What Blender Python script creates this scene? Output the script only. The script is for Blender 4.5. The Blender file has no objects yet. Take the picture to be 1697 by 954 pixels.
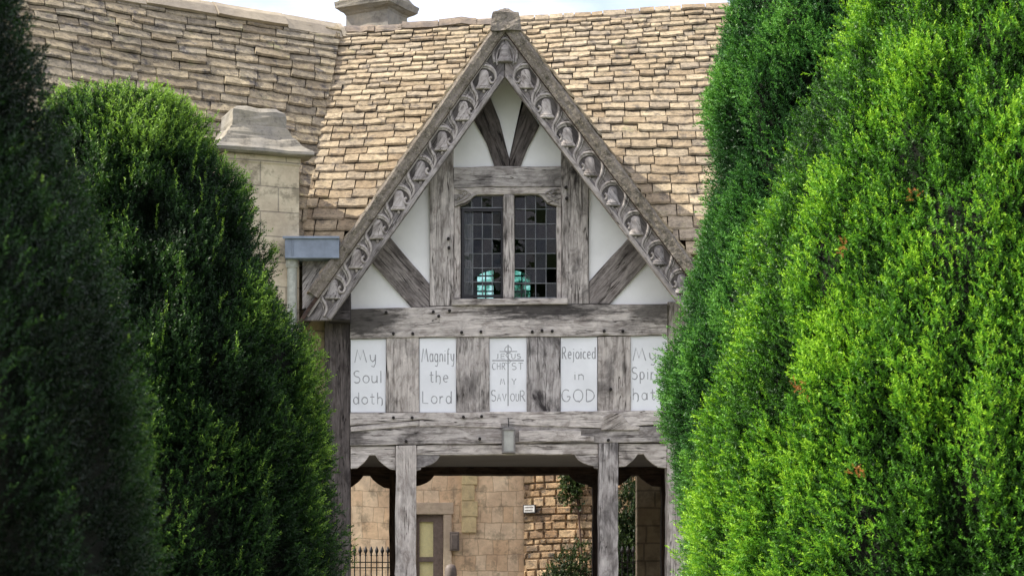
import bpy, math, random
import numpy as np
from mathutils import Vector, Matrix, noise
R = math.radians
rnd = random.Random(7)
SC = bpy.context.scene
COL = SC.collection

# ------------------------------------------------------------------ camera, light, exposure
CX, D0, S = -0.707, 28.0, 140.0          # camera x, distance to the gate front, photo pixels per metre there
def P(px, py, y=0.0):                     # a point of the photograph at depth y (0 = front plane of the gatehouse)
    k = (D0 + y) / D0
    return Vector((CX + (px - 741) / S * k, y, (1092 - py) / S * k))
cam = bpy.data.cameras.new('camera'); cam_o = bpy.data.objects.new('camera', cam); COL.objects.link(cam_o)
cam_o.location = (CX, -D0, 0); cam_o.rotation_euler = (R(90), 0, 0)
cam.sensor_width = 36; cam.lens = 36 * D0 / (1697 / S)
cam.shift_x = (848.5 - 741) / 1697; cam.shift_y = (1092 - 477) / 1697
cam.clip_start = 0.1; cam.clip_end = 3000
cam.dof.use_dof = True; cam.dof.focus_distance = 28; cam.dof.aperture_fstop = 11
SC.camera = cam_o
SUN_EL, SUN_AZ = 46.0, -93.5              # azimuth clockwise from +Y (behind the gate); -90 = exact left
az, el = R(SUN_AZ), R(SUN_EL)
to_sun = Vector((math.sin(az) * math.cos(el), math.cos(az) * math.cos(el), math.sin(el)))
sun = bpy.data.lights.new('sun', 'SUN'); sun_o = bpy.data.objects.new('sun', sun); COL.objects.link(sun_o)
sun.energy = 4.2; sun.angle = R(0.5); sun.color = (1.0, 0.93, 0.82)
sun_o.rotation_euler = to_sun.to_track_quat('Z', 'Y').to_euler()
w = bpy.data.worlds.new('World'); SC.world = w; w.use_nodes = True
nt = w.node_tree; bg = nt.nodes['Background']
sky = nt.nodes.new('ShaderNodeTexSky'); sky.sky_type = 'NISHITA'; sky.sun_disc = False
sky.sun_elevation = el; sky.sun_rotation = az; sky.air_density = 1.0; sky.dust_density = 2.0; sky.ozone_density = 1.0
tc = nt.nodes.new('ShaderNodeTexCoord'); mp = nt.nodes.new('ShaderNodeMapping'); mp.inputs['Scale'].default_value = (2.2, 2.2, 5.5)
mp.inputs['Location'].default_value = (0.55, 0.2, 0.3)
cn = nt.nodes.new('ShaderNodeTexNoise'); cn.inputs['Scale'].default_value = 1.6; cn.inputs['Detail'].default_value = 9; cn.inputs['Roughness'].default_value = 0.58
cr = nt.nodes.new('ShaderNodeValToRGB'); cr.color_ramp.elements[0].position = 0.30; cr.color_ramp.elements[1].position = 0.66
mx = nt.nodes.new('ShaderNodeMix'); mx.data_type = 'RGBA'; mx.inputs[7].default_value = (9.3, 9.0, 9.9, 1)
L = nt.links
L.new(tc.outputs['Generated'], mp.inputs[0]); L.new(mp.outputs[0], cn.inputs[0]); L.new(cn.outputs['Fac'], cr.inputs[0])
L.new(cr.outputs[0], mx.inputs[0]); L.new(sky.outputs[0], mx.inputs[6]); L.new(mx.outputs[2], bg.inputs['Color'])
bg.inputs['Strength'].default_value = 0.12
SC.view_settings.view_transform = 'Standard'; SC.view_settings.look = 'None'
SC.view_settings.exposure = 1.0; SC.view_settings.gamma = 1; SC.view_settings.use_curve_mapping = False
SC.cycles.use_denoising = True
SC.cycles.max_bounces = 8; SC.cycles.transparent_max_bounces = 12

# ------------------------------------------------------------------ material helpers
class NT:
    def __init__(s, name):
        s.m = bpy.data.materials.new(name); s.m.use_nodes = True; s.t = s.m.node_tree
        s.b = s.t.nodes['Principled BSDF']; s.out = s.t.nodes['Material Output']
    def n(s, typ, **kw):
        nd = s.t.nodes.new(typ)
        for k, v in kw.items():
            if hasattr(nd, k): setattr(nd, k, v)
            else: nd.inputs[k.replace('_', ' ')].default_value = v
        return nd
    def l(s, a, b): s.t.links.new(a, b)
    def coord(s, scale=(1, 1, 1), rand=True, rot=(0, 0, 0)):
        tc = s.n('ShaderNodeTexCoord'); mp = s.n('ShaderNodeMapping')
        mp.inputs['Scale'].default_value = scale; mp.inputs['Rotation'].default_value = rot
        s.l(tc.outputs['Object'], mp.inputs[0])
        if rand:
            oi = s.n('ShaderNodeObjectInfo'); ml = s.n('ShaderNodeMath', operation='MULTIPLY'); ml.inputs[1].default_value = 37.0
            s.l(oi.outputs['Random'], ml.inputs[0]); cb = s.n('ShaderNodeCombineXYZ')
            for i in range(3): s.l(ml.outputs[0], cb.inputs[i])
            s.l(cb.outputs[0], mp.inputs['Location'])
        return mp.outputs[0]
    def noise(s, vec, scale, detail=6, rough=0.6, dist=0.0):
        nd = s.n('ShaderNodeTexNoise'); nd.inputs['Scale'].default_value = scale; nd.inputs['Detail'].default_value = detail
        nd.inputs['Roughness'].default_value = rough; nd.inputs['Distortion'].default_value = dist
        s.l(vec, nd.inputs['Vector']); return nd.outputs['Fac']
    def ramp(s, fac, stops):
        nd = s.n('ShaderNodeValToRGB'); e = nd.color_ramp.elements
        while len(e) < len(stops): e.new(0.5)
        for i, (p, c) in enumerate(stops):
            e[i].position = p; e[i].color = (c, c, c, 1) if isinstance(c, (int, float)) else (*c, 1)
        s.l(fac, nd.inputs[0]); return nd.outputs[0]
    def mix(s, a, b, fac, mode='MIX'):
        nd = s.n('ShaderNodeMix', data_type='RGBA', blend_type=mode)
        for v, i in ((a, 6), (b, 7)):
            if isinstance(v, tuple): nd.inputs[i].default_value = (*v, 1)
            else: s.l(v, nd.inputs[i])
        if isinstance(fac, (int, float)): nd.inputs[0].default_value = fac
        else: s.l(fac, nd.inputs[0])
        return nd.outputs[2]
    def bump(s, h, strength=0.4, dist=0.01, prev=None):
        nd = s.n('ShaderNodeBump'); nd.inputs['Strength'].default_value = strength; nd.inputs['Distance'].default_value = dist
        s.l(h, nd.inputs['Height'])
        if prev is not None: s.l(prev, nd.inputs['Normal'])
        return nd.outputs[0]
    def fin(s, col=None, rough=0.8, normal=None, metallic=0.0, spec=0.3):
        if isinstance(col, tuple): s.b.inputs['Base Color'].default_value = (*col, 1)
        elif col is not None: s.l(col, s.b.inputs['Base Color'])
        s.b.inputs['Roughness'].default_value = rough; s.b.inputs['Metallic'].default_value = metallic
        s.b.inputs['Specular IOR Level'].default_value = spec
        if normal is not None: s.l(normal, s.b.inputs['Normal'])
        return s.m

def wood_fin(k, c, dabs):
    for (x, z, rx, rz, st) in dabs:
        mp = k.n('ShaderNodeMapping'); tc = k.n('ShaderNodeTexCoord'); k.l(tc.outputs['Object'], mp.inputs[0]); mp.inputs['Location'].default_value = (-x / rx, 0, -z / rz); mp.inputs['Scale'].default_value = (1 / rx, 0, 1 / rz)
        ln = k.n('ShaderNodeVectorMath', operation='LENGTH'); k.l(mp.outputs[0], ln.inputs[0])
        nz = k.noise(k.coord((1.5, 7, 7)), 2.6, 7, 0.7, 0.4); m1 = k.n('ShaderNodeMath', operation='MULTIPLY'); k.l(ln.outputs['Value'], m1.inputs[0]); m1.inputs[1].default_value = 0.45
        ma = k.n('ShaderNodeMath', operation='MULTIPLY_ADD'); k.l(nz, ma.inputs[0]); ma.inputs[1].default_value = 0.9; k.l(m1.outputs[0], ma.inputs[2])
        c = k.mix(c, (0.03, 0.027, 0.026), k.ramp(ma.outputs[0], [(0.66, st), (0.90, 0.0)]))
    return c
def wood(name, light=(0.54, 0.508, 0.482), mid=(0.40, 0.372, 0.35), dark=(0.13, 0.115, 0.105), stain=0.45, dabs=()):
    k = NT(name)
    v = k.coord((1.1, 9, 9)); g = k.noise(v, 2.4, 9, 0.66, 0.9)
    v2 = k.coord((0.7, 42, 42)); f = k.noise(v2, 2.2, 5, 0.7, 0.3)
    v3 = k.coord((1.0, 1.9, 1.9)); s_ = k.noise(v3, 1.5, 5, 0.62, 0.5)
    base = k.ramp(g, [(0.22, dark), (0.40, mid), (0.58, light), (0.8, tuple(min(1, c * 1.15) for c in light))])
    fine = k.ramp(f, [(0.3, 0.62), (0.5, 1.0), (0.75, 1.06)])
    c = k.mix(base, fine, 0.5, 'MULTIPLY')
    # long drying cracks
    v4 = k.coord((0.42, 11, 11)); ck = k.noise(v4, 2.1, 3, 0.5, 0.6)
    cm = k.ramp(ck, [(0.485, 1.0), (0.497, 0.0), (0.503, 0.0), (0.515, 1.0)])
    cmask = k.ramp(k.noise(k.coord((1, 3, 3)), 1.7, 2), [(0.42, 1.0), (0.52, 0.0)])
    crack = k.mix(cm, (1.0, 1.0, 1.0), cmask)
    c = k.mix(c, k.mix((0.12, 0.11, 0.1), (1.0, 1.0, 1.0), crack), 1.0, 'MULTIPLY')
    # weather stains with their own shape
    oj = k.n('ShaderNodeObjectInfo'); ma = k.n('ShaderNodeMath', operation='MULTIPLY_ADD'); ma.inputs[1].default_value = 0.16; k.l(oj.outputs['Random'], ma.inputs[0]); k.l(s_, ma.inputs[2])
    st = k.ramp(ma.outputs[0], [(0.43, min(1, stain * 1.45)), (0.55, 0.0)])
    c = k.mix(c, (0.045, 0.04, 0.04), st)
    blot = k.ramp(k.noise(k.coord((1.6, 3.2, 3.2)), 3.4, 7, 0.72, 0.8), [(0.36, (0.50, 0.47, 0.45)), (0.50, (0.93, 0.92, 0.91)), (0.62, (1.12, 1.11, 1.09))])
    c = k.mix(c, blot, 0.9, 'MULTIPLY')
    kn = k.n('ShaderNodeTexVoronoi'); kn.inputs['Scale'].default_value = 1.0; k.l(k.coord((2.2, 7, 7)), kn.inputs['Vector'])
    knot = k.ramp(kn.outputs['Distance'], [(0.06, 0.75), (0.15, 0.0)])
    c = k.mix(c, (0.06, 0.05, 0.045), knot)
    # warm/cool variation per timber
    oi = k.n('ShaderNodeObjectInfo')
    tint = k.ramp(oi.outputs['Random'], [(0.0, (0.86, 0.86, 0.88)), (0.5, (1.0, 0.97, 0.93)), (1.0, (1.12, 1.10, 1.08))])
    c = k.mix(c, tint, 1.0, 'MULTIPLY')
    c = wood_fin(k, c, dabs)
    n1 = k.bump(g, 0.5, 0.008); n2 = k.bump(f, 0.35, 0.004, n1); n3 = k.bump(crack, 0.8, 0.01, n2)
    return k.fin(c, 0.85, n3, spec=0.2)
M_WOOD = wood('weathered_oak')
M_WOODD = wood('weathered_oak_brown', (0.135, 0.12, 0.117), (0.075, 0.067, 0.066), (0.03, 0.026, 0.026), 0.6)
M_BRACE = wood('dark_brace_oak', (0.30, 0.275, 0.265), (0.15, 0.135, 0.13), (0.04, 0.036, 0.035), 0.85)
M_WOODM = wood('stained_oak', (0.52, 0.49, 0.47), (0.30, 0.28, 0.265), (0.055, 0.048, 0.046), 0.8)
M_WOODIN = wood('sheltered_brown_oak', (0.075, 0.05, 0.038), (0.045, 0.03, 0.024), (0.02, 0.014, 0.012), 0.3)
M_BELLSHADE = wood('painted_bell_shade', (0.10, 0.092, 0.088), (0.07, 0.064, 0.06), (0.03, 0.027, 0.026), 0.3)
M_TIE = wood('tie_beam_oak', dabs=((0.45, 0.16, 1.0, 0.22, 0.9), (-1.75, 0.05, 0.65, 0.30, 0.85), (1.75, 0.12, 0.45, 0.2, 0.75)))
M_CARVE = wood('carved_oak', (0.42, 0.395, 0.375), (0.32, 0.30, 0.285), (0.10, 0.09, 0.085), 0.3)
M_CARVEB = wood('shaded_carved_ground', (0.27, 0.25, 0.235), (0.19, 0.175, 0.165), (0.08, 0.07, 0.065), 0.4)  # carved ground coloured darker for the shade between the reliefs

def plaster(name, col, spots=0.12):
    k = NT(name); v = k.coord()
    a = k.noise(v, 2.5, 5, 0.6); b = k.noise(v, 38, 6, 0.7); sp = k.noise(v, 16, 7, 0.8)
    c = k.mix(col, tuple(x * 0.87 for x in col), k.ramp(a, [(0.35, 0), (0.7, 1)]))
    c = k.mix(c, (0.30, 0.28, 0.25), k.ramp(sp, [(0.68, 0), (0.74, spots)]))
    return k.fin(c, 0.9, k.bump(b, 0.25, 0.004), spec=0.15)
M_PLAST = plaster('gable_plaster', (0.88, 0.875, 0.86))
M_PANEL = plaster('inscribed_plaster', (0.80, 0.81, 0.82), 0.5)
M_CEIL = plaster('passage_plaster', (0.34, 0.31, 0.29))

def stone(name, col, alt, lichen=0.4, sc=1.0, dark=(0.07, 0.065, 0.055), speck=0.0):
    k = NT(name); v = k.coord((sc, sc, sc))
    a = k.noise(v, 1.6, 6, 0.65); b = k.noise(v, 14, 8, 0.7); c_ = k.noise(v, 55, 6, 0.7); d = k.noise(v, 7, 7, 0.75)
    c = k.mix(col, alt, k.ramp(a, [(0.38, 0), (0.62, 1)]))
    c = k.mix(c, dark, k.ramp(d, [(0.50, 0), (0.64, lichen)]))
    c = k.mix(c, k.ramp(b, [(0.3, 0.6), (0.6, 1.05)]), 0.6, 'MULTIPLY')
    h = k.bump(b, 0.7, 0.02, k.bump(c_, 0.5, 0.006))
    if speck:
        c = k.mix(c, (0.42, 0.37, 0.27), k.ramp(k.noise(v, 32, 4, 0.8), [(0.54, 0), (0.62, speck)])); c = k.mix(c, (0.03, 0.028, 0.022), k.ramp(k.noise(v, 22, 5, 0.8), [(0.56, 0), (0.63, speck)]))
    return k.fin(c, 0.92, h, spec=0.15)
M_STONE = stone('pale_limestone', (0.56, 0.50, 0.39), (0.44, 0.40, 0.33), 0.5)
M_SUNPATCH = stone('sun_patch_stone', (0.70, 0.56, 0.30), (0.55, 0.42, 0.24), 0.4, 2.0)
M_SURR = stone('brown_dressed_stone', (0.55, 0.44, 0.31), (0.48, 0.37, 0.27), 0.2)
M_STONEG = stone('lichened_limestone', (0.33, 0.30, 0.24), (0.23, 0.22, 0.20), 0.7)
M_RIDGE = stone('ridge_limestone', (0.27, 0.215, 0.16), (0.17, 0.145, 0.125), 0.85, 2.5)
M_WRIDGE = stone('wing_ridge_limestone', (0.44, 0.38, 0.28), (0.36, 0.31, 0.24), 0.3, 1.0)
M_VERGE = stone('mossy_verge', (0.17, 0.145, 0.118), (0.24, 0.21, 0.18), 0.9, 1.5, (0.05, 0.045, 0.03), 0.6)

def roof_mat(name, lo, hi, grey, lichen):
    k = NT(name); v = k.coord(rand=False)
    at = k.n('ShaderNodeAttribute', attribute_name='tone'); a2 = k.n('ShaderNodeAttribute', attribute_name='hue')
    c = k.mix(lo, hi, at.outputs['Fac'])
    c = k.mix(c, grey, k.ramp(a2.outputs['Fac'], [(0.55, 0), (0.95, 0.7)]))
    b = k.noise(v, 11, 8, 0.75); f = k.noise(v, 45, 6, 0.7); l2 = k.noise(v, 5.0, 8, 0.8); big = k.noise(v, 0.8, 4, 0.6)
    c = k.mix(c, (0.11, 0.10, 0.09), k.ramp(l2, [(0.52, 0), (0.62, lichen)]))
    c = k.mix(c, (0.52, 0.50, 0.42), k.ramp(k.noise(v, 19, 5, 0.7), [(0.62, 0), (0.70, 0.55)]))
    c = k.mix(c, (0.07, 0.062, 0.055), k.ramp(k.noise(v, 26, 6, 0.8), [(0.55, 0), (0.62, lichen * .7)]))
    c = k.mix(c, (0.26, 0.27, 0.12), k.ramp(k.noise(v, 3.3, 6, 0.75), [(0.60, 0), (0.68, lichen * .5)]))
    c = k.mix(c, k.ramp(b, [(0.32, 0.5), (0.6, 1.12)]), 0.9, 'MULTIPLY')
    c = k.mix(c, k.ramp(big, [(0.35, 0.8), (0.65, 1.1)]), 0.8, 'MULTIPLY')
    return k.fin(c, 0.92, k.bump(b, 0.9, 0.03, k.bump(f, 0.6, 0.008)), spec=0.12)
M_TILE = roof_mat('golden_stone_slates', (0.31, 0.238, 0.153), (0.48, 0.392, 0.262), (0.33, 0.28, 0.21), 0.75)
M_TILEW = roof_mat('grey_stone_slates', (0.24, 0.195, 0.13), (0.38, 0.32, 0.215), (0.26, 0.23, 0.175), 1.0)

def plain(name, col, rough=0.6, metallic=0.0, nz=0.12, sc=20):
    k = NT(name); v = k.coord(); a = k.noise(v, sc, 6, 0.65)
    c = k.mix(col, tuple(x * (1 - nz * 3) for x in col), k.ramp(a, [(0.35, 0), (0.65, 1)]))
    return k.fin(c, rough, k.bump(a, 0.2, 0.004), metallic)
M_LEAD = plain('lead_sheet', (0.23, 0.27, 0.33), 0.5, 0.0, 0.1, 6)
M_IRON = plain('black_iron', (0.025, 0.024, 0.026), 0.5)
M_LANF = plain('grey_lantern_metal', (0.25, 0.235, 0.22), 0.7)
M_CAME = plain('lead_cames', (0.22, 0.23, 0.24), 0.55)
M_INK = plain('cut_lettering', (0.40, 0.405, 0.41), 0.9)
M_HOLE = plain('peg_hole', (0.03, 0.026, 0.024), 0.9)
M_PIPE = plain('cream_painted_pipe', (0.46, 0.47, 0.41), 0.5)
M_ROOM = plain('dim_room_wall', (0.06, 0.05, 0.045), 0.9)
M_CURT = plain('grey_curtain', (0.42, 0.41, 0.42), 0.9)
M_WHITE = plain('white_enamel', (0.75, 0.75, 0.72), 0.4)
M_GREYB = plain('grey_metal_box', (0.16, 0.13, 0.11), 0.6)
M_REFLP = plain('cream_reflection_and_pane', (0.93, 0.84, 0.48), 0.9, 0, 0.04)
M_FRAME = plain('painted_window_frame', (0.20, 0.15, 0.12), 0.6)

def glass(name, tint, refl=1.0, mottled=False):
    k = NT(name); v = k.coord(rand=False); nz = k.noise(v, 5.5, 2, 0.5)
    nrm = k.bump(nz, 0.5, 0.02)
    tr = k.n('ShaderNodeBsdfTransparent'); tr.inputs[0].default_value = (*tint, 1)
    if mottled: k.l(k.ramp(k.noise(v, 5.0, 5, 0.7), [(0.40, (0.05, 0.14, 0.09)), (0.49, (0.34, 0.62, 0.52)), (0.62, (0.72, 0.90, 0.86))]), tr.inputs[0])
    gl = k.n('ShaderNodeBsdfGlossy'); gl.inputs['Roughness'].default_value = 0.04; k.l(nrm, gl.inputs['Normal'])
    fr = k.n('ShaderNodeFresnel'); fr.inputs[0].default_value = 1.55
    ml = k.n('ShaderNodeMath', operation='MULTIPLY'); ml.inputs[1].default_value = refl; k.l(fr.outputs[0], ml.inputs[0])
    ms = k.n('ShaderNodeMixShader'); k.l(ml.outputs[0], ms.inputs[0]); k.l(tr.outputs[0], ms.inputs[1]); k.l(gl.outputs[0], ms.inputs[2])
    k.l(ms.outputs[0], k.out.inputs[0]); return k.m
M_GLASS = glass('leaded_glass', (0.72, 0.76, 0.76), 0.55)
M_GLASSC = glass('green_tinted_glass', (0.50, 0.86, 0.84), 0.3, True)
M_LAMPG = plain('frosted_lamp_glass', (0.42, 0.42, 0.38), 0.25, 0, 0.08, 12)
M_FARG = glass('far_window_glass', (0.99, 0.99, 0.97), 0.15)

def ashlar(name, c1, c2, mortar, bw, bh, dist, lich, msize=0.02):
    k = NT(name); v = k.coord((1, 1, 1), rand=False)
    sp = k.n('ShaderNodeSeparateXYZ'); k.l(v, sp.inputs[0]); cb = k.n('ShaderNodeCombineXYZ')
    k.l(sp.outputs[0], cb.inputs[0]); k.l(sp.outputs[2], cb.inputs[1])
    dn = k.n('ShaderNodeTexNoise'); dn.inputs['Scale'].default_value = 2.0; k.l(v, dn.inputs['Vector'])
    vm = k.n('ShaderNodeVectorMath', operation='MULTIPLY_ADD'); k.l(dn.outputs['Color'], vm.inputs[0]); vm.inputs[1].default_value = (dist, dist, 0); k.l(cb.outputs[0], vm.inputs[2])
    br = k.n('ShaderNodeTexBrick'); k.l(vm.outputs[0], br.inputs['Vector'])
    br.inputs['Color1'].default_value = (*c1, 1); br.inputs['Color2'].default_value = (*c2, 1); br.inputs['Mortar'].default_value = (*mortar, 1)
    br.inputs['Scale'].default_value = 1.0; br.inputs['Brick Width'].default_value = bw; br.inputs['Row Height'].default_value = bh
    br.inputs['Mortar Size'].default_value = msize; br.inputs['Mortar Smooth'].default_value = 0.3; br.inputs['Bias'].default_value = 0.0
    br.squash = 0.7; br.squash_frequency = 3
    a = k.noise(v, 2.2, 6, 0.65); b = k.noise(v, 12, 8, 0.7); d = k.noise(v, 4, 7, 0.7)
    c = k.mix(br.outputs['Color'], k.ramp(a, [(0.35, (0.8, 0.74, 0.7)), (0.65, (1.12, 1.1, 1.05))]), 0.9, 'MULTIPLY')
    c = k.mix(c, k.ramp(b, [(0.3, 0.7), (0.6, 1.05)]), 0.6, 'MULTIPLY')
    c = k.mix(c, (0.10, 0.09, 0.06), k.ramp(d, [(0.52, 0), (0.62, lich)]))
    inv = k.n('ShaderNodeMath', operation='SUBTRACT'); inv.inputs[0].default_value = 1.0; k.l(br.outputs['Fac'], inv.inputs[1])
    n1 = k.bump(inv.outputs[0], 0.7, 0.03); n2 = k.bump(b, 0.5, 0.02, n1)
    return k.fin(c, 0.9, n2, spec=0.15)
M_ASH = ashlar('golden_ashlar', (0.72, 0.52, 0.33), (0.80, 0.64, 0.45), (0.56, 0.42, 0.28), 0.26, 0.27, 0.10, 0.45, 0.006)
M_RUB = ashlar('rough_coursed_stone', (0.44, 0.31, 0.18), (0.36, 0.27, 0.18), (0.10, 0.075, 0.05), 0.27, 0.17, 0.22, 0.7, 0.02)
M_CHIM = ashlar('jointed_chimney_stone', (0.56, 0.50, 0.38), (0.50, 0.45, 0.35), (0.34, 0.31, 0.25), 0.62, 0.29, 0.03, 0.55, 0.008)
M_WALLW = ashlar('wing_wall_stone', (0.46, 0.38, 0.25), (0.50, 0.42, 0.30), (0.3, 0.25, 0.18), 0.45, 0.25, 0.05, 0.4, 0.015)

def leaf(name, stops, trans=0.2, rough=0.45):
    k = NT(name); at = k.n('ShaderNodeAttribute', attribute_name='tone')
    c = k.ramp(at.outputs['Fac'], stops)
    k.fin(c, rough, spec=0.18)
    tl = k.n('ShaderNodeBsdfTranslucent'); k.l(k.mix(c, (1.3, 1.35, 0.7), 1.0, 'MULTIPLY'), tl.inputs[0])
    ms = k.n('ShaderNodeMixShader'); ms.inputs[0].default_value = trans
    k.l(k.b.outputs[0], ms.inputs[1]); k.l(tl.outputs[0], ms.inputs[2]); k.l(ms.outputs[0], k.out.inputs[0])
    return k.m
M_YEWB = leaf('bright_yew_needles', [(0.0, (0.012, 0.038, 0.008)), (0.35, (0.035, 0.105, 0.014)), (0.65, (0.095, 0.27, 0.018)), (1.0, (0.28, 0.50, 0.03))])
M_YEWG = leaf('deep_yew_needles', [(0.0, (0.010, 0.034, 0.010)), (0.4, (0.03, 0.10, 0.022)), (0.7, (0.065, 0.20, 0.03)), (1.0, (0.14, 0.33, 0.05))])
M_YEWD = leaf('shaded_yew_needles', [(0.0, (0.006, 0.014, 0.006)), (0.4, (0.015, 0.042, 0.012)), (0.7, (0.045, 0.11, 0.018)), (1.0, (0.24, 0.40, 0.06))], 0.25)  # darker copy of the yew needles, with shade put into the colour
M_DEAD = leaf('dead_needles', [(0.0, (0.18, 0.07, 0.025)), (1.0, (0.50, 0.20, 0.06))])
M_IVY = leaf('shrub_leaves', [(0.0, (0.012, 0.025, 0.01)), (0.5, (0.035, 0.06, 0.02)), (1.0, (0.09, 0.13, 0.035))], 0.2)
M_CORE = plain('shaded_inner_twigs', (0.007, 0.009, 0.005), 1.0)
M_BARK = plain('yew_bark', (0.11, 0.065, 0.045), 0.9)
M_TWIG = plain('yew_twig', (0.07, 0.06, 0.025), 0.9)

# ------------------------------------------------------------------ object helpers
W = {}
def place(o, Mw, parent):
    W[o.name] = Mw
    if parent is not None:
        o.parent = parent; o.matrix_basis = W[parent.name].inverted() @ Mw
    else: o.matrix_basis = Mw
def thing(name, label, cat, loc, group=None, rz=0.0):
    o = bpy.data.objects.new(name, None); o.empty_display_size = 0.3; COL.objects.link(o)
    o['label'] = label; o['category'] = cat
    if group: o['group'] = group
    place(o, Matrix.Translation(loc) @ Matrix.Rotation(rz, 4, 'Z'), None); return o
def mesh(name, verts, faces, mat, parent=None, Mw=None, smooth=False, bevel=0, attrs=None, label=None):
    """verts are in world space; Mw is the object's own frame."""
    Mw = Mw or (W[parent.name].copy() if parent is not None else Matrix())
    me = bpy.data.meshes.new(name); inv = np.array(Mw.inverted())
    v = np.asarray([tuple(q) for q in verts] if not isinstance(verts, np.ndarray) else verts, dtype=np.float64)
    v = v @ inv[:3, :3].T + inv[:3, 3]
    if isinstance(faces, np.ndarray):
        n, k = faces.shape
        me.vertices.add(len(v)); me.vertices.foreach_set('co', v.astype(np.float32).ravel())
        me.loops.add(n * k); me.loops.foreach_set('vertex_index', faces.astype(np.int32).ravel())
        me.polygons.add(n); me.polygons.foreach_set('loop_start', np.arange(0, n * k, k, dtype=np.int32))
        me.update(calc_edges=True)
    else:
        me.from_pydata([tuple(q) for q in v], [], faces); me.update()
    if smooth: me.polygons.foreach_set('use_smooth', [True] * len(me.polygons))
    for k_, a in (attrs or {}).items():
        at = me.attributes.new(k_, 'FLOAT', 'POINT'); at.data.foreach_set('value', np.asarray(a, dtype=np.float32))
    me.materials.append(mat)
    o = bpy.data.objects.new(name, me); COL.objects.link(o); place(o, Mw, parent)
    if label: o['label'] = label
    if bevel:
        b = o.modifiers.new('bevel', 'BEVEL'); b.width = bevel; b.segments = 2; b.limit_method = 'ANGLE'; b.angle_limit = R(50)
    return o
def poly_prism(pts, y0, y1):
    n = len(pts); v = [Vector((p[0], y0, p[1])) for p in pts] + [Vector((p[0], y1, p[1])) for p in pts]
    area = sum(pts[i][0] * pts[(i + 1) % n][1] - pts[(i + 1) % n][0] * pts[i][1] for i in range(n))
    idx = list(range(n))
    if area < 0: idx.reverse()
    f = [idx, [i + n for i in reversed(idx)]]
    for a in range(n):
        i, j = idx[a], idx[(a + 1) % n]; f.append([j, i, i + n, j + n])
    return v, f
def rough_edges(pts, step, amp):
    out = []; n = len(pts)
    for i in range(n):
        a, b = Vector(pts[i]), Vector(pts[(i + 1) % n]); d = b - a; m = max(1, int(d.length / step)); nn = Vector((-d.y, d.x)).normalized()
        for k in range(m):
            q = a + d * k / m
            if k: q += nn * rnd.gauss(0, amp) + d.normalized() * rnd.uniform(-.2, .2) * step
            out.append((q.x, q.y))
    return out
def timber(name, pts_px, y0, y1, parent, mat=None, grain=None, step=0.17, amp=0.0035, bevel=0.006, label=None):
    """a board or beam whose outline is given on the plane y0; local X runs along the grain"""
    pts = [(P(a, b, y0).x, P(a, b, y0).z) for a, b in pts_px]
    if grain is None:
        e = max(((Vector(pts[(i + 1) % len(pts)]) - Vector(pts[i])) for i in range(len(pts))), key=lambda d: d.length); grain = math.degrees(math.atan2(e.y, e.x))
    pts = rough_edges(pts, step, amp)
    cx = sum(p[0] for p in pts) / len(pts); cz = sum(p[1] for p in pts) / len(pts)
    Mw = Matrix.Translation((cx, y0, cz)) @ Matrix.Rotation(-R(grain), 4, 'Y')
    v, f = poly_prism(pts, y0, y1)
    return mesh(name, v, f, mat or M_WOOD, parent, Mw, bevel=bevel, label=label)
def rect(x0, y0, x1, y1): return [(x0, y0), (x1, y0), (x1, y1), (x0, y1)]
def box_v(c, s, rz=0.0):
    m = Matrix.Rotation(rz, 3, 'Z'); c = Vector(c)
    v = [c + m @ Vector((sx * s[0] / 2, sy * s[1] / 2, sz * s[2] / 2)) for sz in (-1, 1) for sy in (-1, 1) for sx in (-1, 1)]
    return v, [[0, 2, 3, 1], [4, 5, 7, 6], [0, 1, 5, 4], [2, 6, 7, 3], [0, 4, 6, 2], [1, 3, 7, 5]]
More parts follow.
